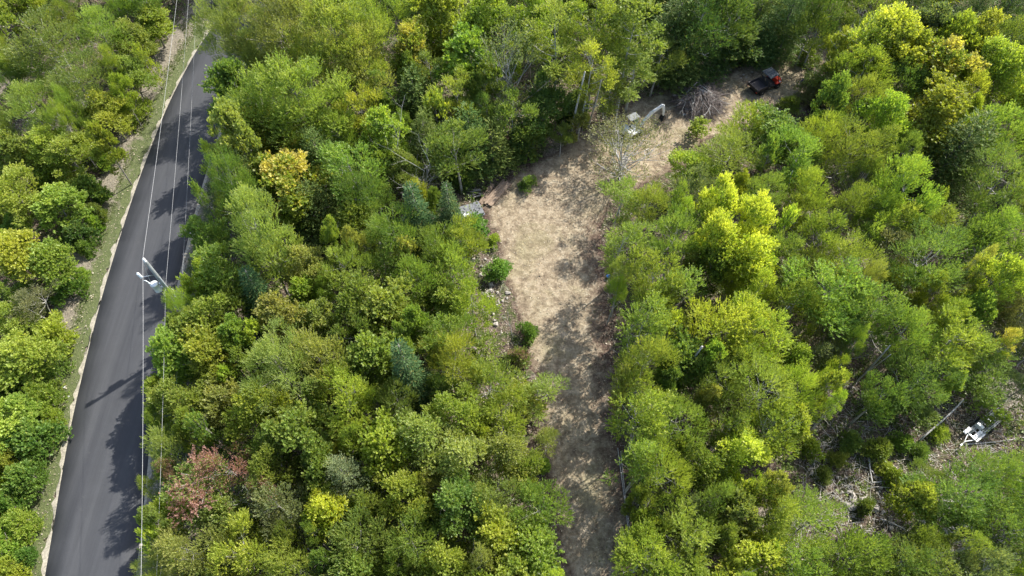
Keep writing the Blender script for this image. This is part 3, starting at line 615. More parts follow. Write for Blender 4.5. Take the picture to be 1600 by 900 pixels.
def place_trees():
    r = random.Random(9); groups = {}; items = []
    ORD = ['', 'second', 'third', 'fourth', 'fifth']; NUM = ['', '', 'two', 'three', 'four', 'five', 'six']
    for k, (px, py, rr, kind, col, H, label) in enumerate(TREES):
        var = KIND[kind][r.randrange(len(KIND[kind]))]; me, tr, Rv, zt, cf = var
        p = at(px, py, H*cf)
        for _ in range(14):                                  # no trunk stands on the road or on the track
            xi = float(np.interp(p.y, RL[:,1], RL[:,0])); d = float(sdist(np.array([p.x]), np.array([p.y]), track_poly)[0])
            if label or H < 2.6 or not (d > .7 or (xi-.5 < p.x < xi+WR+.5)): break
            H *= .92; p = at(px, py, H*cf)
        if label is None:
            inf = 0 <= px <= 1600 and 0 <= py <= 900
            size = 'small ' if rr < 34 else ('large ' if rr > 54 and kind != 'grand_ash' else '')
            what = NAMES[kind][2] if kind in ('bare','snag') else CW[col] + ' ' + NAMES[kind][2]
            key = (size + what, zone(px, py) if inf else 'just beyond the edge of the photo'); groups.setdefault(key, []).append(k)
        else: key = None
        items.append((px, py, rr, kind, col, H, label, key, var, p))
    lab = {}
    for key, L in groups.items():
        n = len(L); L.sort(key=lambda q: TREES[q][0])
        for i, q in enumerate(L):
            if n == 1 or 'beyond' in key[1] or n > 6: lab[q] = (key[0] + ' ' + key[1], n)
            else:
                pos = 'leftmost' if i == 0 else ('rightmost' if i == n-1 else ORD[i] + ' from left')
                lab[q] = ('%s, %s of %s %s' % (key[0], pos, NUM[n], key[1]), n)
    for k, (px, py, rr, kind, col, H, label, key, var, p) in enumerate(items):
        me, tr, Rv, zt, cf = var; Rm = rr*1.10/px_per_m(py, H*cf); s = Rm/Rv; sz = H/zt
        root = empty(NAMES[kind][0], (p.x, p.y, 0), r.uniform(0, 6.28))
        root.rotation_euler.x = r.uniform(-.05, .05); root.rotation_euler.y = r.uniform(-.05,.05)
        tag(root, label or lab[k][0], NAMES[kind][1])
        if not label and lab[k][1] > 1: root['group'] = (key[0].rsplit(' ', 1)[0] + ' ' + plural(key[0].rsplit(' ', 1)[1]) if True else key[0].replace('aspen with pale trunk', 'aspens with pale trunks')) + ' ' + key[1]
        c = link('crown' if tr else 'trunk', me, root)
        bc = COL[col]; j = 1 + r.uniform(-.16, .16); hj = r.uniform(-.12, .12)*(.3 if col in 'Yo' else 1)
        j *= 1.02; c.color = (bc[0]*j*(1+hj)*1.04, bc[1]*j*.97, bc[2]*j*1.1, 1); c.scale = (s, s, sz)
        if col in 'roY':
            c.material_slots[0].link = 'OBJECT'; c.material_slots[0].material = {'r': M_PINK, 'o': M_GOLD, 'Y': M_LEMON}[col]
        if tr: link('trunk', tr, root).scale = (max(s,.55*sz), max(s,.55*sz), sz)
place_trees()
print('trees', len(TREES), 'fill', FILL, SMALL)

# ------------------------------------------------------------------ undergrowth, litter, grass (nobody could count these)
def scatter_world(n, r, y0=4, y1=78):
    Y = r.uniform(y0, y1, n); half = (35.5 + (Y-8.7)*.382)+4
    return r.uniform(-1, 1, n)*half, Y
def free_mask(X, Y, mt=.2, mr=4.2):
    dt = sdist(X, Y, track_poly); T_ = np.gradient(RL, axis=0)
    xi = np.interp(Y, RL[:,1], RL[:,0])
    return (dt < -mt) & ~((X > xi-mr) & (X < xi+WR+1.0))
def undergrowth():
    r = np.random.default_rng(31); X, Y = scatter_world(26000, r)
    d = hashnoise(X*.5, Y*.5, 41) ; ok = free_mask(X, Y, .5, 3.6) & (d > r.uniform(-1.1, .35, len(X)))
    clear = [tuple(at(*q).xy) for q in [(1255,690),(1300,640),(1400,690),(1440,700),(1480,620),(1560,620),(1560,700),(1440,760),(1400,830),(1330,840),(1250,740)]]
    ok &= ~((sdist(X, Y, clear) > 0) & (r.uniform(0, 1, len(X)) > .22))
    rub = [tuple(at(*q).xy) for q in [(735,385),(760,370),(790,470),(800,540),(770,560),(745,470)]]
    ok &= ~((sdist(X, Y, rub) > -.3) & (r.uniform(0, 1, len(X)) > .12))
    X, Y = X[ok], Y[ok]; n = len(X); k = 3
    h = r.uniform(.1, .9, n)*(1+.6*hashnoise(X*.7, Y*.7, 5))
    O = np.stack([X, Y, np.clip(h, .05, 1.3)], 1); O = np.repeat(O, k, 0) + r.normal(size=(n*k,3))*[.16,.16,.12]
    D = nrm(r.normal(size=(n*k,3))); D[:,2] = np.abs(D[:,2])*.8+.3
    lv = np.clip(np.repeat(.5+.35*hashnoise(X, Y, 6), k)+r.normal(size=n*k)*.15, 0, 1)
    V, Fc, v, l = leaves_from_sprigs(O, D, lv, 4, .2, r, .6, .9, .25, .9)
    o = link('undergrowth', mesh_np('undergrowth', V, Fc, M_UNDER, [('leaf_var','FACE',v),('lobe_var','FACE',l)]))
    tag(o, 'low green undergrowth and ferns covering the forest floor', 'undergrowth', kind='stuff')
undergrowth()
def litter():
    r = np.random.default_rng(32)
    X, Y = scatter_world(90000, r); xi = np.interp(Y, RL[:,1], RL[:,0])
    dt = sdist(X, Y, track_poly)
    ok = ~((X > xi-.5) & (X < xi+WR+.2)) & ((dt < 0) | (r.uniform(0, 1, len(X)) < .5))
    X, Y = X[ok], Y[ok]; n = len(X)
    P = np.stack([X, Y, np.full(n, .05)+r.uniform(0, .05, n)+np.where(sdist(X, Y, track_poly) < -1, .1+gz_np(X, Y), 0)], 1)
    D = r.normal(size=(n,3))*[1,1,.25]; NN = r.normal(size=(n,3))*.35+[0,0,1]; L = r.uniform(.06, .17, n)
    V, Fc = leaf_quads(P, D, NN, L, L*.7)
    o = link('leaf_litter', mesh_np('leaf_litter', V, Fc, M_LITTER, [('leaf_var','FACE',r.uniform(0,.92,n)),('lobe_var','FACE',r.uniform(0,1,n))]))
    tag(o, 'scattered tan fallen leaves and chips on the ground', 'leaf litter', kind='stuff')
litter()
def grass():
    r = np.random.default_rng(33); n = 26000
    i = r.integers(0, len(RL)-1, n); P = RL[i] + (RL[i+1]-RL[i])*r.uniform(0,1,(n,1)); T_ = nrm(RL[i+1]-RL[i]); Nn = np.stack([T_[:,1], -T_[:,0]], 1)
    off = -r.uniform(.25, 1.0, n)**.8*3.6; rs = r.uniform(0,1,n) < .22; off = np.where(rs, WR+r.uniform(.4, 2.0, n), off)
    Q = P + Nn*off[:,None]
    patchy = hashnoise(Q[:,0]*.9, Q[:,1]*.9, 77) > -.25 + .5*(off < -2)
    Q = Q[patchy]; m = len(Q)
    # a few tufts on the track as well
    X, Y = scatter_world(16000, r); dt = sdist(X, Y, track_poly); hn = hashnoise(X*.6, Y*.6, 78)
    ok = (dt > -.3) & (((dt < .9) & (hn > .1)) | (hn > .72)); Q = np.concatenate([Q, np.stack([X[ok], Y[ok]], 1)])
    m = len(Q); O = np.concatenate([Q, np.full((m,1), .05)], 1); D = r.normal(size=(m,3))*.6; D[:,2] = 1
    V, Fc, v, l = leaves_from_sprigs(O, D, r.uniform(0,1,m), 4, .15, r, .22, .3, .03, .8)
    me = leafmat('grass_blade', .25, .7, (.105,.135,.035), (.3,.26,.13))
    o = link('grass', mesh_np('grass', V, Fc, me, [('leaf_var','FACE',v),('lobe_var','FACE',l)]))
    tag(o, 'short rough grass tufts on the road verges and track edges', 'grass', kind='stuff')
grass()
def rocks_mesh(n, seeds=4):
    out = []
    import bmesh
    for s in range(seeds):
        bm = bmesh.new(); bmesh.ops.create_icosphere(bm, subdivisions=2, radius=.5); r = random.Random(s+90)
        ph = [r.uniform(0,6) for _ in range(6)]
        for v in bm.verts:
            c = v.co; d = 1+.22*math.sin(c.x*7+ph[0])+.2*math.sin(c.y*8+ph[1])+.18*math.sin(c.z*9+ph[2])
            v.co = Vector((c.x*d*1.1, c.y*d*.85, c.z*d*.6))
        me = bpy.data.meshes.new('rock'); bm.to_mesh(me); bm.free(); me.materials.append(M_STONE); out.append(me)
    return out
ROCK = rocks_mesh(4)
def rock(px, py, d, lab, grp):
    p = at(px, py, .05); o = link('rock', ROCK[random.randrange(4)], None, (p.x, p.y, .04+d*.15))
    o.scale = (d, d*random.uniform(.7,1.1), d*random.uniform(.7,1)); o.rotation_euler = (random.uniform(-.3,.3), random.uniform(-.3,.3), random.uniform(0,6)); tag(o, lab, 'rock', grp)
g1 = 'pale rocks in the rubble strip along the left edge of the track'
for q in [(748,383,.5),(744,388,.35),(757,391,.4),(770,387,.35),(751,430,.4),(745,444,.45),(767,445,.55),(764,455,.6),(760,462,.6),(769,464,.4),(777,457,.3),(793,458,.45),(779,473,.45),(776,478,.4),(758,405,.3),(771,491,.35),(775,507,.5),(773,501,.3),(762,473,.4),(752,416,.3),(766,452,.35),(740,405,.3),(785,470,.3),(792,466,.25)]:
    rock(*q, 'pale rock in the rubble strip along the left edge of the track', g1)
for q in [(1333,779,.7),(1330,792,.75),(1348,782,.75),(1352,794,.7),(1366,793,.75)]: rock(*q, 'grey boulder in the tight cluster in the stony clearing', 'boulders clustered in the stony clearing')
for i in range(44):
    a = random.uniform(0,1); q = [(1262+random.uniform(0,60), 690+random.uniform(0,60)),(1310+random.uniform(0,90), 740+random.uniform(0,90)),(1380+random.uniform(0,50),770+random.uniform(0,60))][i%3]
    rock(q[0], q[1], random.uniform(.18,.42), 'small loose stone strewn over the stony clearing', 'small stones strewn over the stony clearing')
for q in [(1175,113,.28),(1162,117,.22),(1166,121,.22),(1185,107,.25),(1158,122,.2)]: rock(*q, 'pale stone lying left of the utility vehicle', 'pale stones left of the utility vehicle')
def gravel():
    r = np.random.default_rng(35); n = 9000
    base = np.array([[1,0,-.3],[-.5,.87,-.3],[-.5,-.87,-.3],[0,0,.8]])*.5; tri = np.array([[0,2,1],[0,1,3],[1,2,3],[2,0,3]])
    X, Y = scatter_world(40000, r); dt = sdist(X, Y, track_poly)
    rub = [tuple(at(*q).xy) for q in [(735,385),(760,370),(785,400),(795,470),(800,540),(765,540),(745,470)]]
    clr = [tuple(at(*q).xy) for q in [(1255,700),(1300,650),(1400,700),(1400,830),(1330,840)]]
    xi = np.interp(Y, RL[:,1], RL[:,0]); sh = ((X > xi-.6) & (X < xi-.0))
    X2, Y2 = r.uniform(-4, 3, 3000), r.uniform(25, 40, 3000)
    keep = ((dt > 0) & (r.uniform(0,1,len(X)) < .35)) | ((sdist(X, Y, clr) > 0)) | sh
    k2 = sdist(X2, Y2, rub) > 0
    X = np.concatenate([X[keep], X2[k2]]); Y = np.concatenate([Y[keep], Y2[k2]]); n = len(X)
    s = r.uniform(.04, .12, n)*np.where(r.uniform(0,1,n) > .93, 1.8, 1)
    an = r.uniform(0, 6.28, n); c, sn = np.cos(an), np.sin(an)
    V = base[None]*s[:,None,None]*r.uniform(.6,1.3,(n,4,3)); Vx = V[...,0]*c[:,None]-V[...,1]*sn[:,None]; Vy = V[...,0]*sn[:,None]+V[...,1]*c[:,None]
    V = np.stack([Vx+X[:,None], Vy+Y[:,None], V[...,2]+.06+s[:,None]*.2], -1).reshape(-1,3)
    Fc = (tri[None]+np.arange(n)[:,None,None]*4).reshape(-1,3)
    o = link('gravel', mesh_np('gravel', V, Fc, M_GRAVEL)); tag(o, 'loose pebbles and wood chips on the dirt track and rubble', 'gravel', kind='stuff')
gravel()

# ------------------------------------------------------------------ fallen wood
def pole_between(p, q, r0, r1, name, lab, mat=M_DEAD, bend=.1, twigs=0, seed=0):
    r = random.Random(seed); p = Vector(p); q = Vector(q); n = 6; base = p.copy(); pts = []; side = Vector((-(q-p).y, (q-p).x, 0)).normalized()
    for i in range(n+1):
        t = i/n; pts.append((q-p)*t + side*math.sin(t*3.1+seed)*bend + Vector((0,0,.03*math.sin(t*5))))
    o = empty(name, p); tag(o, lab, 'tree trunk' if name == 'leaning_trunk' else ('fallen branch' if r0 < .12 else 'log'))
    mb = MB(); mb.tube(pts, [r0+(r1-r0)*i/n for i in range(n+1)], 8); link('trunk', mb.mesh('trunk', mat, True), o)
    for k in range(twigs):
        i = r.randint(2, n); a = pts[i]; d = ((q-p).normalized()*.6+side*r.choice((-1,1))*r.uniform(.5,1)+Vector((0,0,r.uniform(0,.8)))).normalized()*(q-p).length*r.uniform(.15,.35)
        m2 = MB(); m2.tube([a, a+d*.5+Vector((0,0,.05)), a+d], [r1*.8+.01, r1*.5+.006, .006], 5); link('branch', m2.mesh('branch', mat, True), o)
    return o
def logpx(a, b, r0, r1, lab, za=.15, zb=.15, **kw):
    name = 'leaning_trunk' if zb > 2 or za > 2 else ('fallen_log' if r0 >= .12 else 'fallen_branch')
    pole_between(at(*a, za), at(*b, zb), r0, r1, name, lab, **kw)
logpx((1477,833),(1548,816),.28,.22,'thick grey log lying in shade at lower right',.3,.3,seed=1)
logpx((1440,690),(1503,622),.075,.05,'long grey leaning trunk left of the trailer',.3,2.2,seed=2,bend=.15)
logpx((1500,695),(1600,683),.045,.03,'thin grey branch lying across below the trailer',seed=3,twigs=2)
logpx((1360,715),(1362,755),.07,.05,'upright forked grey branch in the stony clearing',.3,.15,seed=4,twigs=1)
logpx((1362,752),(1408,753),.06,.04,'mossy grey branch lying sideways in the stony clearing',seed=5)
logpx((1402,775),(1399,803),.05,.04,'short upright pale branch right of the boulder cluster',seed=6)
logpx((1375,812),(1432,835),.06,.03,'pale bent branch at the bottom of the stony clearing',seed=7,twigs=2)
logpx((1455,868),(1502,858),.07,.04,'pale branch in the undergrowth below the thick log',seed=8,twigs=1)
logpx((1436,895),(1452,888),.09,.06,'short broken grey log at the bottom right',seed=9)
logpx((1332,600),(1392,540),.07,.04,'long pale leaning stem, longest of the group above the clearing',.3,6.5,seed=10)
logpx((1345,592),(1390,552),.06,.03,'thinner pale leaning stem beside the longest one',.3,6.0,seed=11)
logpx((1306,578),(1336,540),.05,.03,'leftmost pale leaning stem above the clearing',.3,5.5,seed=12)
logpx((1182,520),(1235,478),.07,.04,'pale leaning stem below the big yellow maple',.3,6.5,seed=13)
logpx((1293,375),(1325,341),.07,.05,'pale leaning stem in a gap right of the yellow maple',.3,5.5,seed=14)
logpx((1455,460),(1500,425),.07,.05,'pale leaning stem near the right photo edge',.3,6.0,seed=15,twigs=1)
logpx((1437,249),(1462,208),.09,.07,'white leaning trunk below the upper right maples',.3,6.0,mat=M_PALE,seed=16)
logpx((90,110),(140,175),.06,.03,'thin bleached stem leaning in the upper left wood',5,1,seed=17)
logpx((1183,45),(1208,-5),.08,.05,'pale leaning stem at the top edge above the utility vehicle',.3,6,mat=M_PALE,seed=22)
logpx((895,216),(911,112),.12,.07,'tall pale trunk at the track edge, leftmost of three by the aspens',.2,9.5,mat=M_PALE,seed=23,bend=.2)
logpx((921,200),(938,120),.09,.06,'tall pale trunk at the track edge, middle of three by the aspens',.2,8,mat=M_PALE,seed=24,bend=.15)
logpx((972,158),(987,120),.08,.06,'tall pale trunk at the track edge, rightmost of three by the aspens',.2,4.5,mat=M_PALE,seed=25)
logpx((1071,585),(1096,540),.10,.07,'thick grey stem showing between crowns right of the lower track',4.5,8.5,seed=26)
logpx((1228,300),(1240,268),.07,.05,'short pale stem showing above the big yellow maple',4,7,seed=27)
logpx((1205,500),(1228,480),.05,.03,'thin pale stem beside a leaning stem below the yellow maple',3.5,6,seed=28,twigs=2)
logpx((966,700),(984,858),.035,.025,'long thin pole lying on the right edge of the track, left of two',.12,.12,seed=18,bend=.05)
logpx((970,705),(987,850),.03,.02,'long thin pole lying on the right edge of the track, right of two',.12,.12,seed=19,bend=-.05)
logpx((738,545),(752,556),.16,.14,'rotten brown stump end below the rubble strip',.2,.2,mat=M_TWIG,seed=20)
logpx((1030,700),(1048,655),.05,.03,'thin curved pale stem at the right edge of the track',4,6,seed=21)
for k in range(75):
    x = random.uniform(1250, 1440); y = random.uniform(655, 840)
    if x > 1420 and y < 700: continue
    if k == 0:
        sm = MB(); sm.tube([(0,0,0),(.4,.05,.05),(.8,-.03,.02)], [.022,.018,.01], 5); STK = sm.mesh('stick', M_DEAD, True)
    p = at(x, y, .1); o = link('stick', STK, None, (p.x, p.y, .1)); s = random.uniform(.6, 2.0); o.scale = (s, s*.6, s*.6); o.rotation_euler = (0, random.uniform(-.3,.15), random.uniform(0,6.28))
    tag(o, 'small bleached stick lying in the stony clearing', 'stick', 'bleached sticks strewn over the stony clearing')

def twig_debris():
    r = random.Random(61); mb = MB()
    clr = [tuple(at(*q).xy) for q in [(1250,690),(1300,640),(1400,680),(1440,720),(1410,830),(1330,850),(1260,760)]]
    n = 0
    while n < 3400:
        if n % 2: x, y = r.uniform(1245, 1600), r.uniform(600, 870)
        else: x, y = r.uniform(250, 1600), r.uniform(0, 900)
        p = at(x, y)
        if float(sdist(np.array([p.x]), np.array([p.y]), track_poly)[0]) > -.1 or p.x < np.interp(p.y, RL[:,1], RL[:,0])+WR+1: n += 1; continue
        a = r.uniform(0, 6.28); L = r.uniform(.3, 1.3); q = p + Vector((math.cos(a)*L, math.sin(a)*L, r.uniform(0,.25))); p.z = r.uniform(.06,.25)+gz(p.x,p.y)*.3; q.z += .12
        mb.tube([p, q], [r.uniform(.008,.02), .004], 3, cap=False); n += 1
    o = mb.build('twig_debris', M_DEAD); tag(o, 'thin grey twigs littering the forest floor and clearing', 'twigs', kind='stuff')
twig_debris()

# brush pile
def brush_pile():
    p = at(1090, 162); root = empty('brush_pile', (p.x, p.y, 0)); tag(root, 'big heap of cut grey branches on the track by the utility vehicle', 'brush pile')
    r = random.Random(44); protos = []
    for s in range(6):
        mb = MB(); L = r.uniform(1.6, 2.8); pts = [Vector((L*t, .12*math.sin(t*4+s), .1*math.sin(t*3+s*2))) for t in (0,.25,.5,.75,1)]
        mb.tube(pts, [.04,.034,.028,.02,.008], 5, cap=False)
        for _ in range(4):
            i = r.randint(1,3); a = pts[i]; d = Vector((r.uniform(.3,.8), r.choice((-1,1))*r.uniform(.2,.5), r.uniform(-.1,.3))); mb.tube([a, a+d*.5, a+d], [.018,.012,.004], 4, cap=False)
        protos.append(mb.mesh('branch', M_TWIG if s % 6 else M_DEAD, True))
    for i in range(250):
        an = r.uniform(0, 6.28); rho = 2.1*math.sqrt(r.random()); h = 1.9*(1-(rho/2.5)**2)*r.uniform(.5, 1.0)+.1
        o = link('branch', protos[r.randrange(6)], root, (math.cos(an)*rho*1.05, math.sin(an)*rho*.95, h))
        s = r.uniform(.55, 1.0)
        # branches lie outward and down, many fanned toward the near side
        ya = an + r.gauss(0, .8) if r.random() < .65 else r.gauss(-1.4, .35)
        o.rotation_euler = (r.uniform(-.4,.4), r.uniform(.05,.6)*(1 if rho > .6 else .3), ya); o.scale = (s, s, s)
    mb = MB()
    for i in range(1600):
        an = r.uniform(0, 6.28); rho = 2.6*math.sqrt(r.random()); h = max(.05, 1.8*(1-(rho/2.7)**2)*r.uniform(.15, 1.05)); a = Vector((math.cos(an)*rho, math.sin(an)*rho*.9, h))
        d = Vector((r.gauss(0,1), r.gauss(-.5,1), r.gauss(-.15,.35))).normalized()*r.uniform(.5, 1.3); b = a+d; b.z = max(.03, b.z)
        mb.tube([a, b], [.014, .005], 3, cap=False)
    o = mb.build('twigs', M_TWIG, root); tag(o, kind='stuff')
    for k in range(16):
        an = -1.9 + k*.14 + r.uniform(-.06,.06); L = r.uniform(1.6, 2.7); a = Vector((r.uniform(-.3,.5), r.uniform(-.2,.4), r.uniform(1.4,1.9))); b = Vector((math.cos(an)*L+.3, math.sin(an)*L, .08)); rr = r.uniform(.02,.05)
        m = MB(); m.tube([a, a.lerp(b,.4)+Vector((r.uniform(-.1,.1),0,.15)), a.lerp(b,.75)+Vector((r.uniform(-.12,.12),0,.05)), b], [rr, rr*.85, rr*.6, rr*.3], 5); m.build('branch', M_DEAD, root, True)
    a, b = Vector((-1.9,-.3,.6)), Vector((-.3,1.0,1.3))
    for a, b, rr in ((Vector((-2.0,-.2,.7)), Vector((-.3,1.1,1.9)), .05), (Vector((1.6,.1,.4)), Vector((3.2,-.2,.15)), .06), (Vector((2.0,.2,.35)), Vector((3.0,.5,.12)), .045), (Vector((-.9,-2.2,.1)), Vector((-.1,-.3,1.3)), .045)):
        m = MB(); m.tube([a, a.lerp(b,.5)+Vector((0,0,.06)), b], [rr, rr*.8, rr*.6], 6); m.build('branch', M_DEAD, root, True)
brush_pile()

# ------------------------------------------------------------------ utility pole with wires
M_POLE = barkmat('weathered_pole', (.12,.13,.128), (.22,.235,.23)); M_TANK = simple('light_grey_enamel', (.55,.57,.57), .35, .1, .06, 3)
M_CER = simple('porcelain', (.70,.72,.70), .25, 0, .1, 5); M_GALV = simple('galvanised_steel', (.52,.54,.55), .4, .8, .15, 10); M_WIRE = simple('aluminium_wire', (.42,.42,.41), .6, .2, .08, 20)
M_BLACK = simple('black_plastic', (.018,.019,.021), .45, 0, .2, 9)
PB = Vector((-25.8, 27.65, 0)); PH = 10.8
def insulator(name, base, d, parent, n=4, r=.09, L=.34):
    d = Vector(d).normalized(); M = Matrix.Translation(base) @ d.to_track_quat('Z','Y').to_matrix().to_4x4(); prof = [(.03,0)]
    for i in range(n):
        z = L*(i+.2)/n; prof += [(.035,z),(r,z+.012),(r*.8,z+.035),(.035,z+.05)]
    prof += [(.035,L),(.02,L+.03)]; mb = MB(); mb.lathe(prof, M, 12); return mb.build(name, M_CER, parent, True)
def utility_pole():
    root = empty('utility_pole', PB); tag(root, 'weathered grey utility pole with white transformer beside the asphalt road', 'utility pole')
    mb = MB(); mb.lathe([(.19,-.5),(.18,0),(.165,4),(.145,8),(.125,PH-.02),(.11,PH)], None, 18); mb.build('pole', M_POLE, root, True)
    insulator('insulator', Vector((0,0,PH)), (0,0,1), root, 4, .10, .36)
    m = MB(); m.box(-.03,-.14,PH-.35,.03,-.1,PH+.02).build('pin_bracket', M_GALV, root)
    # standoff bracket with its own insulator, toward the road
    m = MB(); m.tube([(-.12,-.02,PH-1.75),(-.75,-.45,PH-1.35)], .032, 6); m.build('standoff_arm', M_GALV, root, True)
    ins = insulator('insulator', Vector((-.75,-.45,PH-1.4)), (-.1,-.05,1), root, 5, .11, .62)
    # transformer hangs on the road side
    tx, ty, tz = -.50, -.20, PH-3.55; M = Matrix.Translation((tx,ty,tz))
    m = MB(); m.lathe([(.25,0),(.27,.03),(.27,.10),(.262,.12),(.262,.82),(.285,.83),(.285,.90),(.24,.96),(.10,1.0)], M, 22); t = m.build('transformer', M_TANK, root, True)
    insulator('bushing', Vector((tx-.1,ty-.08,tz+.95)), (-.35,-.2,1), t, 4, .065, .34)
    m = MB(); m.tube([(tx-.17,ty-.12,tz+1.28),(tx-.33,ty-.1,tz+1.5),(tx-.5,ty-.05,tz+1.42)], .035, 6).build('arrester', M_CER, t, True)
    for zz in (.2,.65): m = MB(); m.box(-.24,-.12,tz+zz,-.06,.02,tz+zz+.09).build('hanger_bracket', M_GALV, root)
    for k, (zz, rr) in enumerate(((PH-4.35,.42),(PH-4.7,.34))):
        pts = [(math.cos(a)*rr-.08, math.sin(a)*rr*.9-.08, zz+.28*math.sin(a*1.0+k)) for a in [i*math.pi/8-1.9+k*.3 for i in range(15)]]
        MB().tube(pts, .024, 6).build('cable_loop', M_WIRE, root, True)
    for zz in (PH-4.9, PH-5.15, PH-5.4):
        m = MB(); m.lathe([(.185,zz),(.19,zz+.05)], None, 14); m.build('clamp_band', M_GALV, root, True)
    m = MB(); m.tube([(.1,.1,PH-5.4),(.35,.3,PH-5.35)], .03, 6); m.build('side_bracket', M_GALV, root, True)
    insulator('insulator', Vector((.36,.31,PH-5.5)), (0,0,1), root, 3, .08, .28)
    MB().tube([(.15,-.05,PH-2),(.17,-.05,PH-6),(.19,-.05,.1)], .02, 5).build('ground_wire', M_GALV, root, True)
    MB().tube([(-.02,-.02,PH+.3),(-.3,-.2,PH-.9),(-.6,-.3,PH-2.5),(-.62,-.3,PH-2.75)], .012, 5).build('jumper_wire', M_WIRE, root, True)
utility_pole()
def wire(za, pa, zb, pb, zp, pole_pt, lab, r):
    # two spans meeting at the pole, each a shallow catenary, carried on well beyond the view
    A = at(*pa, za); B = at(*pb, zb); P = Vector(pole_pt)
    ends = [P + (A-P)*2.2, P + (B-P)*1.9]; pts = []
    def span(p, q, n=18): return [p.lerp(q, i/n) + Vector((0,0,-.9*4*(i/n)*(1-i/n)*.55)) for i in range(n+1)]
    s1 = span(ends[0], P); s2 = span(P, ends[1]); o = MB().tube(s1+s2[1:], r, 5).build('power_line', M_WIRE, None, True); tag(o, lab, 'wire', 'wires on the utility pole')
wire(11.2,(272,0),11.2,(214,900),11.5,PB+Vector((0,0,PH+.4)),'topmost pale wire passing over the tip of the utility pole',.009)
wire(7.2,(291,0),7.2,(239,900),7.2,PB+Vector((-.02,.1,PH-3.4)),'middle pale wire passing behind the transformer',.008)
wire(5.8,(301,60),5.8,(262,720),5.8,PB+Vector((.36,.31,PH-5.2)),'lowest and faintest wire, right of the other two',.007)

# ------------------------------------------------------------------ utility vehicle
M_RED = simple('red_body_paint', (.62,.055,.03), .3, 0, .08, 4); M_ROOF = simple('dark_roof_plastic', (.050,.064,.076), .55, 0, .12, 4, .3)
M_TYRE = simple('tyre_rubber', (.022,.021,.02), .85, 0, .3, 14); M_RIM = simple('grey_alloy', (.35,.35,.36), .4, .7, .1, 8); M_SEAT = simple('seat_vinyl', (.05,.05,.055), .6, 0, .2, 8)
M_BED = simple('cargo_bed_plastic', (.045,.04,.042), .6, 0, .3, 6)
def wheel(parent, x, y, r=.33, wd=.26):
    M = Matrix.Translation((x,y,r)) @ Matrix.Rotation(math.pi/2, 4, 'X')
    prof = [(r*.55,-wd/2),(r*.9,-wd/2),(r,-wd*.3),(r,wd*.3),(r*.9,wd/2),(r*.55,wd/2)]
    t = empty('wheel', (0,0,0)); t.parent = parent
    mb = MB(); mb.lathe(prof, M, 20)
    for k in range(20):
        a = 2*math.pi*k/20; c = Matrix.Translation((x,y,r)) @ Matrix.Rotation(a, 4, 'Y'); mb.box(r-.01,-wd*.42,-.03,r+.02,wd*.42,.03,c)
    mb.build('tyre', M_TYRE, t); m2 = MB(); m2.lathe([(.05,-wd*.52),(r*.3,-wd*.5),(r*.56,-wd*.42),(r*.56,wd*.42),(r*.3,wd*.5),(.05,wd*.52)], M, 14); m2.build('rim', M_RIM, t, True)
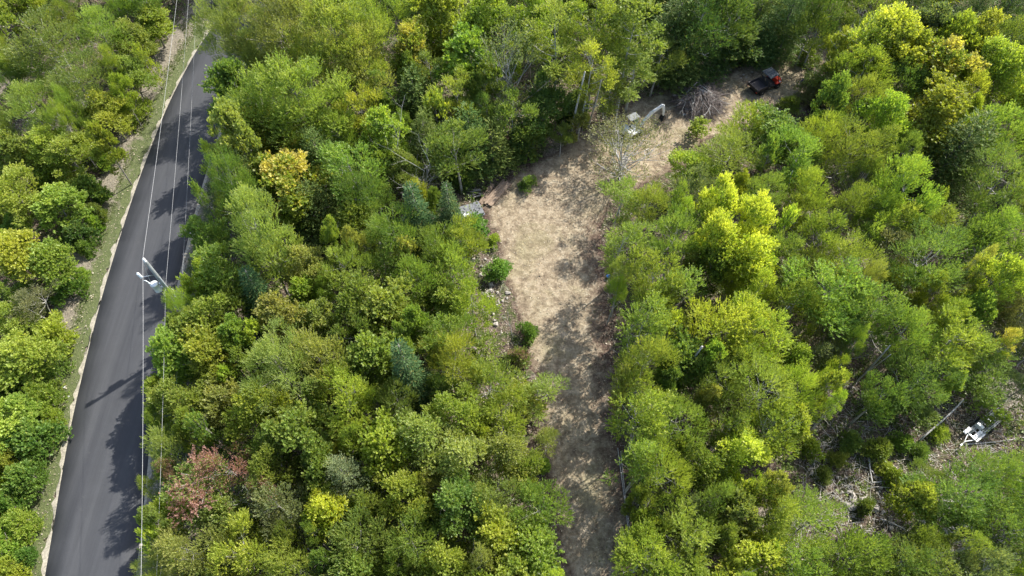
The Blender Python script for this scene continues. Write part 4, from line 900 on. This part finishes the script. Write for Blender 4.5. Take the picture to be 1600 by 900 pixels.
def utv():
    p = at(1176, 137, .9); hd = math.radians(30); root = empty('utility_vehicle', (p.x, p.y, .05), hd)
    tag(root, 'black and red side-by-side utility vehicle parked at the end of the track', 'utility vehicle')
    # local x forward from the tailgate, y to the left; width 1.6, length 3.7
    for x in (.85, 2.95):
        for y in (-.68, .68): wheel(root, x, y)
    MB().box(.1,-.5,.35,3.4,.5,.48).build('chassis', M_BLACK, root, bevel=.02)
    b = MB()
    b.box(.02,-.74,.70,1.5,.74,.76); b.box(.02,.70,.76,1.5,.76,1.05); b.box(.02,-.76,.76,1.5,-.70,1.05); b.box(1.44,-.7,.76,1.5,.7,1.08)
    for i in range(6): b.box(.1,-.62+i*.22,.762,1.42,-.58+i*.22,.778)
    b.build('cargo_bed', M_BED, root)
    t = MB(); t.box(-.04,-.74,.74,.02,.74,1.07); t.box(-.055,-.6,.8,-.04,.6,.86); t.box(-.055,-.6,.94,-.04,.6,1.0); t.build('tailgate', M_BLACK, root, bevel=.01)
    # lower body and hood
    MB().hull8([(1.5,-.7,.4),(3.1,-.7,.4),(3.1,.7,.4),(1.5,.7,.4)], [(1.5,-.72,.62),(3.1,-.72,.62),(3.1,.72,.62),(1.5,.72,.62)]).build('floor_tub', M_BLACK, root, bevel=.02)
    h = MB(); h.hull8([(2.72,-.62,.62),(3.66,-.5,.5),(3.66,.5,.5),(2.72,.62,.62)], [(2.72,-.62,1.12),(3.5,-.46,.86),(3.5,.46,.86),(2.72,.62,1.12)]); hood = h.build('hood', M_RED, root, bevel=.04)
    for s in (-1, 1):
        MB().hull8([(2.55,s*.62-.12,.66),(3.4,s*.66-.12,.62),(3.4,s*.66+.12,.62),(2.55,s*.62+.12,.66)], [(2.6,s*.64-.12,.86),(3.25,s*.66-.12,.78),(3.25,s*.66+.12,.78),(2.6,s*.64+.12,.86)]).build('fender', M_RED, root, bevel=.03)
        MB().hull8([(.45,s*.66-.12,.62),(1.3,s*.66-.12,.62),(1.3,s*.66+.12,.62),(.45,s*.66+.12,.62)], [(.55,s*.66-.1,.69),(1.2,s*.66-.1,.69),(1.2,s*.66+.1,.69),(.55,s*.66+.1,.69)]).build('fender', M_BLACK, root, bevel=.02)
        MB().box(3.58,s*.34-.1,.62,3.665,s*.34+.1,.74).build('headlight', M_CER, root, bevel=.015)
        MB().box(-.02,s*.66-.05,.6,.02,s*.66+.05,.7).build('tail_light', M_RED, root)
        pts = [(1.62,s*.7,.6),(1.58,s*.7,1.25),(1.66,s*.62,1.86),(2.45,s*.6,1.86),(2.78,s*.66,1.2),(2.95,s*.66,.8)]
        MB().tube(pts, .03, 8).build('roll_cage', M_BLACK, root, True)
        MB().tube([(2.75,s*.74,1.12),(2.72,s*.95,1.2)], .015, 5).build('mirror_arm', M_BLACK, root, True)
        MB().box(2.68,s*.95-.09,1.13,2.73,s*.95+.09,1.28).build('mirror', M_CER, root, bevel=.01)
        MB().hull8([(1.72,s*.34-.28,.62),(2.15,s*.34-.28,.62),(2.15,s*.34+.28,.62),(1.72,s*.34+.28,.62)], [(1.75,s*.34-.26,.86),(2.15,s*.34-.26,.88),(2.15,s*.34+.26,.88),(1.75,s*.34+.26,.86)]).build('seat', M_SEAT, root, bevel=.04)
        MB().hull8([(1.6,s*.34-.26,.84),(1.74,s*.34-.26,.84),(1.74,s*.34+.26,.84),(1.6,s*.34+.26,.84)], [(1.5,s*.34-.24,1.42),(1.6,s*.34-.24,1.42),(1.6,s*.34+.24,1.42),(1.5,s*.34+.24,1.42)]).build('backrest', M_SEAT, root, bevel=.03)
    r = MB(); r.hull8([(1.42,-.7,1.88),(2.68,-.68,1.88),(2.68,.68,1.88),(1.42,.7,1.88)], [(1.5,-.62,1.97),(2.58,-.6,1.97),(2.58,.6,1.97),(1.5,.62,1.97)]); roof = r.build('roof', M_ROOF, root, bevel=.03)
    for i in range(4): MB().hull8([(1.58,-.45+i*.3-.09,1.968),(2.5,-.45+i*.3-.09,1.968),(2.5,-.45+i*.3+.09,1.968),(1.58,-.45+i*.3+.09,1.968)], [(1.62,-.45+i*.3-.06,2.0),(2.46,-.45+i*.3-.06,2.0),(2.46,-.45+i*.3+.06,2.0),(1.62,-.45+i*.3+.06,2.0)]).build('rib', M_ROOF, roof)
    MB().tube([(2.5,.34,1.0),(2.38,.34,1.12)], .02, 6).build('steering_column', M_BLACK, root, True)
    pts = [(2.36+.06*math.sin(a), .34+.17*math.cos(a), 1.12+.15*math.sin(a)) for a in [i*math.pi/8 for i in range(17)]]
    MB().tube(pts, .017, 6, False).build('steering_wheel', M_BLACK, root, True)
    m = MB(); m.tube([(3.66,-.4,.45),(3.8,-.4,.6),(3.8,.4,.6),(3.66,.4,.45)], .025, 6); m.build('front_bumper', M_BLACK, root, True)
utv()

# ------------------------------------------------------------------ mini excavator
M_WHITE = simple('white_machine_paint', (.70,.71,.70), .4, 0, .08, 3); M_GLASS = simple('tinted_glass', (.10,.26,.23), .08, 0, .1, 2, .8); M_STEEL = simple('worn_steel', (.12,.11,.10), .5, .5, .4, 9)
def beam(P, wd, hs, name, mat, parent):
    mb = MB(); P = [Vector(p) for p in P]
    for i in range(len(P)-1):
        a, b = P[i], P[i+1]; h0, h1 = hs[i], hs[i+1]; d = (b-a).normalized(); n = Vector((-d.z,0,d.x)); y = Vector((0,wd/2,0))
        mb.hull8([a-n*h0-y, b-n*h1-y, b-n*h1+y, a-n*h0+y], [a+n*h0-y, b+n*h1-y, b+n*h1+y, a+n*h0+y])
    return mb.build(name, mat, parent)
M_ROOFG = simple('grey_canopy_paint', (.15,.16,.16), .6, 0, .15, 4)
def excavator():
    p = at(985, 212); root = empty('mini_excavator', (p.x, p.y, .04), math.radians(33)); tag(root, 'white mini excavator half hidden by the sparse tree at the track bend', 'excavator')
    for s in (-1, 1):
        mb = MB(); mb.hull8([(-.75,s*.5-.16,.03),(.75,s*.5-.16,.03),(.75,s*.5+.16,.03),(-.75,s*.5+.16,.03)], [(-.9,s*.5-.16,.26),(.9,s*.5-.16,.26),(.9,s*.5+.16,.26),(-.9,s*.5+.16,.26)])
        mb.hull8([(-.9,s*.5-.16,.26),(.9,s*.5-.16,.26),(.9,s*.5+.16,.26),(-.9,s*.5+.16,.26)], [(-.75,s*.5-.16,.46),(.75,s*.5-.16,.46),(.75,s*.5+.16,.46),(-.75,s*.5+.16,.46)])
        for i in range(16): mb.box(-.78+i*.1,s*.5-.175,.455,-.74+i*.1,s*.5+.175,.475)
        mb.build('crawler_track', M_TYRE, root)
    MB().box(-.4,-.36,.3,.4,.36,.55).build('undercarriage', M_STEEL, root, bevel=.03)
    bl = MB(); bl.hull8([(1.0,-.7,.05),(1.1,-.7,.05),(1.1,.7,.05),(1.0,.7,.05)], [(1.06,-.7,.42),(1.12,-.7,.42),(1.12,.7,.42),(1.06,.7,.42)]); bl.box(.5,-.4,.22,1.04,-.3,.32); bl.box(.5,.3,.22,1.04,.4,.32); bl.build('dozer_blade', M_WHITE, root)
    MB().hull8([(-.95,-.62,.56),(.7,-.62,.56),(.7,.62,.56),(-.95,.62,.56)], [(-1.0,-.64,.78),(.72,-.64,.78),(.72,.64,.78),(-1.0,.64,.78)]).build('swing_deck', M_WHITE, root, bevel=.04)
    MB().hull8([(-1.02,-.64,.78),(-.3,-.64,.78),(-.3,.64,.78),(-1.02,.64,.78)], [(-.92,-.58,1.3),(-.32,-.6,1.34),(-.32,.6,1.34),(-.92,.58,1.3)]).build('engine_cover', M_WHITE, root, bevel=.06)
    MB().box(-.28,-.02,.78,.1,.42,1.0).build('seat', M_SEAT, root, bevel=.04)
    for x, y in ((-.35,-.1),(-.35,.58),(.6,-.1),(.6,.58)): MB().tube([(x,y,.78),(x,y,2.28)], .03, 6).build('canopy_post', M_BLACK, root, True)
    MB().hull8([(-.5,-.2,2.28),(.72,-.2,2.28),(.72,.68,2.28),(-.5,.68,2.28)], [(-.42,-.12,2.36),(.64,-.12,2.36),(.64,.6,2.36),(-.42,.6,2.36)]).build('canopy_roof', M_ROOFG, root, bevel=.03)
    MB().box(.6,-.06,1.2,.62,.54,2.2).build('windscreen', M_GLASS, root)
    beam([(.75,-.25,.85),(1.4,-.25,1.75),(2.2,-.25,2.25),(3.35,-.25,2.45)], .2, [.12,.16,.15,.09], 'boom', M_WHITE, root)
    beam([(3.1,-.25,2.62),(3.45,-.25,2.38),(3.65,-.25,1.75),(3.75,-.25,1.0)], .17, [.09,.15,.12,.07], 'stick_arm', M_WHITE, root)
    MB().tube([(1.1,-.25,1.0),(2.1,-.25,1.95)], .045, 8).build('boom_cylinder', M_RIM, root, True)
    MB().tube([(1.7,-.25,2.35),(3.1,-.25,2.62)], .05, 8).build('arm_cylinder', M_WHITE, root, True)
    MB().tube([(3.62,-.25,2.2),(3.95,-.25,1.3)], .04, 8).build('bucket_cylinder', M_RIM, root, True)
    k = MB(); prof = [(3.72,1.0),(3.95,.9),(4.0,.6),(3.85,.38),(3.55,.34)]
    for (x0,z0),(x1,z1) in zip(prof[:-1], prof[1:]):
        k.hull8([(x0,-.5,z0),(x1,-.5,z1),(x1,0,z1),(x0,0,z0)], [(x0-.03,-.5,z0-.03),(x1-.03,-.5,z1+.03),(x1-.03,0,z1+.03),(x0-.03,0,z0-.03)])
    for y in (-.5,-.02): k.hull8([(x,y,z) for x, z in prof], [(x,y+.02,z) for x, z in prof])
    for i in range(4): k.box(3.42,-.48+i*.14,.33,3.56,-.42+i*.14,.37)
    k.build('bucket', M_STEEL, root)
excavator()

# ------------------------------------------------------------------ slab, lumber, trailer, small things
M_CONC = simple('grey_concrete', (.15,.158,.168), .85, 0, .3, 3); M_BOARD = simple('weathered_board', (.185,.135,.095), .85, 0, .3, 5); M_BOARD2 = simple('pale_board', (.235,.175,.125), .85, 0, .25, 5)
def slab():
    p = at(736, 328, .4); root = empty('concrete_tank', (p.x, p.y, 0), math.radians(22)); tag(root, 'grey concrete tank top with round lids beside the lumber', 'concrete tank')
    MB().box(-1.0,-.75,-.1,1.0,.75,.42).build('tank_top', M_CONC, root, bevel=.03)
    MB().box(-1.08,-.83,.1,1.08,.83,.2).build('rim', M_CONC, root, bevel=.02)
    def lid(x, y, r, mat):
        m = MB(); m.lathe([(r,.42),(r,.47),(r*.86,.475),(r*.84,.455),(.02,.458)], Matrix.Translation((x,y,0)), 22); return m.build('lid', mat, root)
    a = lid(.55,-.12,.24,M_CONC); a['label'] = 'lid with dark outer ring'
    m = MB(); m.lathe([(.27,.42),(.27,.44),(.245,.442)], Matrix.Translation((.55,-.12,0)), 22).build('ring', M_BLACK, a)
    b = lid(-.62,-.42,.26,M_CER); b['label'] = 'pale round lid'
    p = at(745, 301, .1)
    r = random.Random(3)
    for i in range(9):
        q = at(735+r.uniform(-6,18), 305+r.uniform(-8,4), .1); o = MB().box(-.35,-.06,0,.35,.06,.04).build('scrap_board', M_STONE); o.location = (q.x, q.y, .06+i*.02); o.rotation_euler = (0, r.uniform(-.15,.15), r.uniform(-.5,.5)); tag(o, 'pale scrap board in the jumble behind the concrete tank', 'board', 'scrap boards behind the concrete tank')
slab()
def lumber(a, b, nacross, nlay, bw, lab, mats, seed):
    A = at(*a, .2); B = at(*b, .2); d = (B-A); L = d.length; an = math.atan2(d.y, d.x); root = empty('lumber_stack', (A.x, A.y, 0), an); tag(root, lab, 'lumber stack')
    r = random.Random(seed)
    for k in (.2,.5,.8): MB().box(L*k-.05,-.05,0,L*k+.05,nacross*bw+.02,.09).build('bearer', M_BOARD, root)
    for l in range(nlay):
        for i in range(nacross):
            if l == nlay-1 and r.random() < .25: continue
            x0 = r.uniform(-.12,.12); o = MB().box(0,0,0,L*r.uniform(.93,1.0),bw*.92,.045).build('board', mats[r.randrange(len(mats))], root); o.location = (x0, i*bw+r.uniform(0,.015), .095+l*.055); o.rotation_euler = (0,0,r.uniform(-.008,.008))
lumber((754,320),(773,288),2,3,.22,'narrow mossy stack of boards, left of the two lumber stacks',[M_BOARD],1)
lumber((768,323),(799,287),5,4,.19,'wider stack of brown boards, right of the two lumber stacks',[M_BOARD,M_BOARD2,M_BOARD2],2)
def trailer():
    A = at(1502, 695, .5); B = at(1566, 641, .5); d = B-A; an = math.atan2(d.y, d.x); L = d.length; root = empty('trailer', (A.x, A.y, 0), an)
    root.scale = (.96,.84,.9); tag(root, 'grey lattice-framed trailer with white front panels and tongue in the clearing', 'trailer')
    MB().tube([(0,0,.5),(.55,.0,.5),(1.2,-.38,.5)], .04, 6).build('tongue', M_WHITE, root, True)
    MB().tube([(.35,0,.5),(1.2,.30,.5)], .04, 6).build('tongue', M_WHITE, root, True)
    MB().box(-.08,-.06,.46,.12,.06,.56).build('coupler', M_WHITE, root, bevel=.01)
    for i in range(4): MB().box(1.15+i*.27,-.62,.62,1.15+i*.27+.24,-.06,.66).build('white_panel', M_WHITE, root)
    for i in range(3): MB().box(.95+i*.26,.42,.62,.95+i*.26+.22,.72,.66).build('white_panel', M_WHITE, root)
    for y in (-.42, .36):
        for yy, zz in ((y-.16,.5),(y+.16,.5),(y,.78)): MB().tube([(1.1,yy,zz),(L,yy,zz)], .028, 6).build('rail', M_GALV, root, True)
        m = MB(); n = 18
        for i in range(n):
            x0 = 1.2+(L-1.3)*i/n; x1 = 1.2+(L-1.3)*(i+1)/n
            m.tube([(x0,y-.16,.5),((x0+x1)/2,y,.78),(x1,y-.16,.5)], .014, 4); m.tube([(x0,y+.16,.5),((x0+x1)/2,y,.78),(x1,y+.16,.5)], .014, 4); m.tube([(x0,y-.16,.5),(x1,y+.16,.5)], .014, 4)
        m.build('lattice', M_GALV, root)
    for i in range(7): MB().box(1.3+i*(L-1.5)/6,-.6,.44,1.38+i*(L-1.5)/6,.55,.49).build('cross_member', M_GALV, root)
    for y in (-.72,.66): wheel(root, L*.62, y, .28, .18)
    MB().tube([(L*.62,-.7,.28),(L*.62,.65,.28)], .03, 6).build('axle', M_STEEL, root)
    MB().box(L*.45,-.12,.5,L*.5,.5,.95).build('winch_post', M_WHITE, root, bevel=.01)
trailer()
def small():
    p = at(1070, 179, .1); o = MB().hull8([(-.22,-.09,0),(.2,-.11,0),(.22,.1,0),(-.2,.09,0)], [(-.19,-.07,.13),(.18,-.08,.15),(.17,.08,.12),(-.17,.07,.14)]).build('white_block', M_CER, bevel=.02); o.location = (p.x, p.y, .06); tag(o, 'small white block on the dirt below the brush pile', 'block')
    p = at(950, 434, .1); root = empty('bucket', (p.x, p.y, .05)); tag(root, 'small blue bucket at the right edge of the track', 'bucket')
    MB().lathe([(.12,0),(.16,.32),(.172,.33),(.172,.35),(.15,.35),(.11,.02)], None, 16).build('pail', simple('blue_plastic', (.03,.12,.34), .4, 0, .1, 6), root, True)
    MB().tube([(.17*math.cos(a), .05, .34+.14*math.sin(a)) for a in [i*math.pi/8 for i in range(9)]], .008, 5).build('handle', M_GALV, root, True)
    for (x,y,s,l) in ((105,620,.28,'white scrap of litter on the verge, larger of two'),(100,605,.18,'white scrap of litter on the verge, smaller of two')):
        p = at(x, y, .1); o = MB().hull8([(-s/2,-s/4,0),(s/2,-s/3,.02),(s/2,s/3,0),(-s/2,s/4,.02)], [(-s/2.4,-s/5,.05),(s/2.5,-s/4,.09),(s/2.4,s/4,.06),(-s/2.3,s/5,.08)]).build('litter_scrap', M_CER); o.location = (p.x, p.y, .07); tag(o, l, 'litter')
    logpx((82,640),(88,632),.04,.03,'short white stick on the left road verge',.1,.1,seed=30)
small()

# ------------------------------------------------------------------ person beside the bush
def person():
    p = at(1249, 140); root = empty('person', (p.x, p.y, .05), math.radians(200)); tag(root, 'person in a purple-blue top standing at the edge of the bush', 'person')
    J = {}; V = []; E = []; Rr = []
    def v(n, x, y, z, r): J[n] = len(V); V.append((x,y,z)); Rr.append(r)
    v('pel',0,0,.95,.15); v('wa',0,.01,1.12,.13); v('ch',0,.01,1.32,.155); v('nb',0,.01,1.47,.075); v('nk',0,.0,1.54,.058); v('hd',0,-.015,1.63,.088); v('ht',0,-.01,1.72,.075)
    for s, n in ((1,'l'),(-1,'r')):
        v('sh'+n,s*.19,.01,1.42,.062); v('el'+n,s*.27,.03,1.14,.042); v('wr'+n,s*.27,-.10,.92,.030); v('pm'+n,s*.265,-.14,.86,.034)
        v('hp'+n,s*.1,0,.88,.098); v('kn'+n,s*.115,-.02 if s > 0 else -.08,.48,.062); v('an'+n,s*.12,.03 if s > 0 else -.03,.09,.042); v('to'+n,s*.135,-.13 if s > 0 else -.19,.04,.036)
        for k in range(4):
            v('f%d%s'%(k,n),s*(.245+.016*k),-.18-.004*k,.80,.0095); v('g%d%s'%(k,n),s*(.243+.016*k),-.185,.755+.006*abs(k-1),.008); E += [('pm'+n,'f%d%s'%(k,n)),('f%d%s'%(k,n),'g%d%s'%(k,n))]
        v('t'+n,s*.225,-.17,.845,.011); v('u'+n,s*.212,-.2,.815,.009); E += [('pm'+n,'t'+n),('t'+n,'u'+n)]
        E += [('ch','sh'+n),('sh'+n,'el'+n),('el'+n,'wr'+n),('wr'+n,'pm'+n),('pel','hp'+n),('hp'+n,'kn'+n),('kn'+n,'an'+n),('an'+n,'to'+n)]
    E += [('pel','wa'),('wa','ch'),('ch','nb'),('nb','nk'),('nk','hd'),('hd','ht')]
    me = bpy.data.meshes.new('body'); me.from_pydata(V, [(J[a],J[b]) for a,b in E], []); o = link('body', me, root)
    sk = o.modifiers.new('skin','SKIN')
    for i, rr in enumerate(Rr): me.skin_vertices[0].data[i].radius = (rr, rr*.85 if i < 3 else rr)
    me.skin_vertices[0].data[0].use_root = True
    ss = o.modifiers.new('sub','SUBSURF'); ss.levels = 2; ss.render_levels = 2
    m, t, b = newmat('skin_and_clothes'); g = N(t,'ShaderNodeSeparateXYZ'); t.links.new(objpos(t), g.inputs[0])
    z = g.outputs[2]; xa = mth(t,'ABSOLUTE',g.outputs[0])
    skin = (.45,.27,.19); top = (.10,.075,.22); trs = (.05,.055,.075); boot = (.04,.03,.025)
    c = mixc(t, mth(t,'GREATER_THAN',z,.93), trs, top); c = mixc(t, mth(t,'GREATER_THAN',z,1.50), c, skin)
    hand = mth(t,'MULTIPLY', mth(t,'GREATER_THAN',xa,.2), mth(t,'LESS_THAN',z,.93)); hand = mth(t,'MULTIPLY', hand, mth(t,'GREATER_THAN',z,.7)); c = mixc(t, hand, c, skin)
    c = mixc(t, mth(t,'LESS_THAN',z,.11), c, boot); t.links.new(c, b.inputs['Base Color']); b.inputs['Roughness'].default_value = .8; me.materials.append(m)
    mb = MB(); mb.lathe([(.088,1.66),(.096,1.69),(.098,1.73),(.085,1.78),(.05,1.81),(.01,1.82)], None, 14); mb.build('hair', simple('dark_hair', (.035,.025,.02), .7), root, True)
    ms = simple('face_detail', (.30,.16,.12), .7)
    MB().hull8([(-.012,-.10,1.605),(.012,-.10,1.605),(.012,-.09,1.605),(-.012,-.09,1.605)], [(-.006,-.098,1.645),(.006,-.098,1.645),(.006,-.088,1.645),(-.006,-.088,1.645)]).build('nose', ms, root)
    for s in (-1,1):
        MB().box(s*.032-.009,-.1,1.645,s*.032+.009,-.09,1.652).build('eye', M_BLACK, root); MB().lathe([(.012,-.015),(.016,0),(.012,.015)], Matrix.Translation((s*.088,0,1.63)), 8).build('ear', ms, root)
    MB().box(-.022,-.098,1.578,.022,-.088,1.585).build('mouth', ms, root)
person()
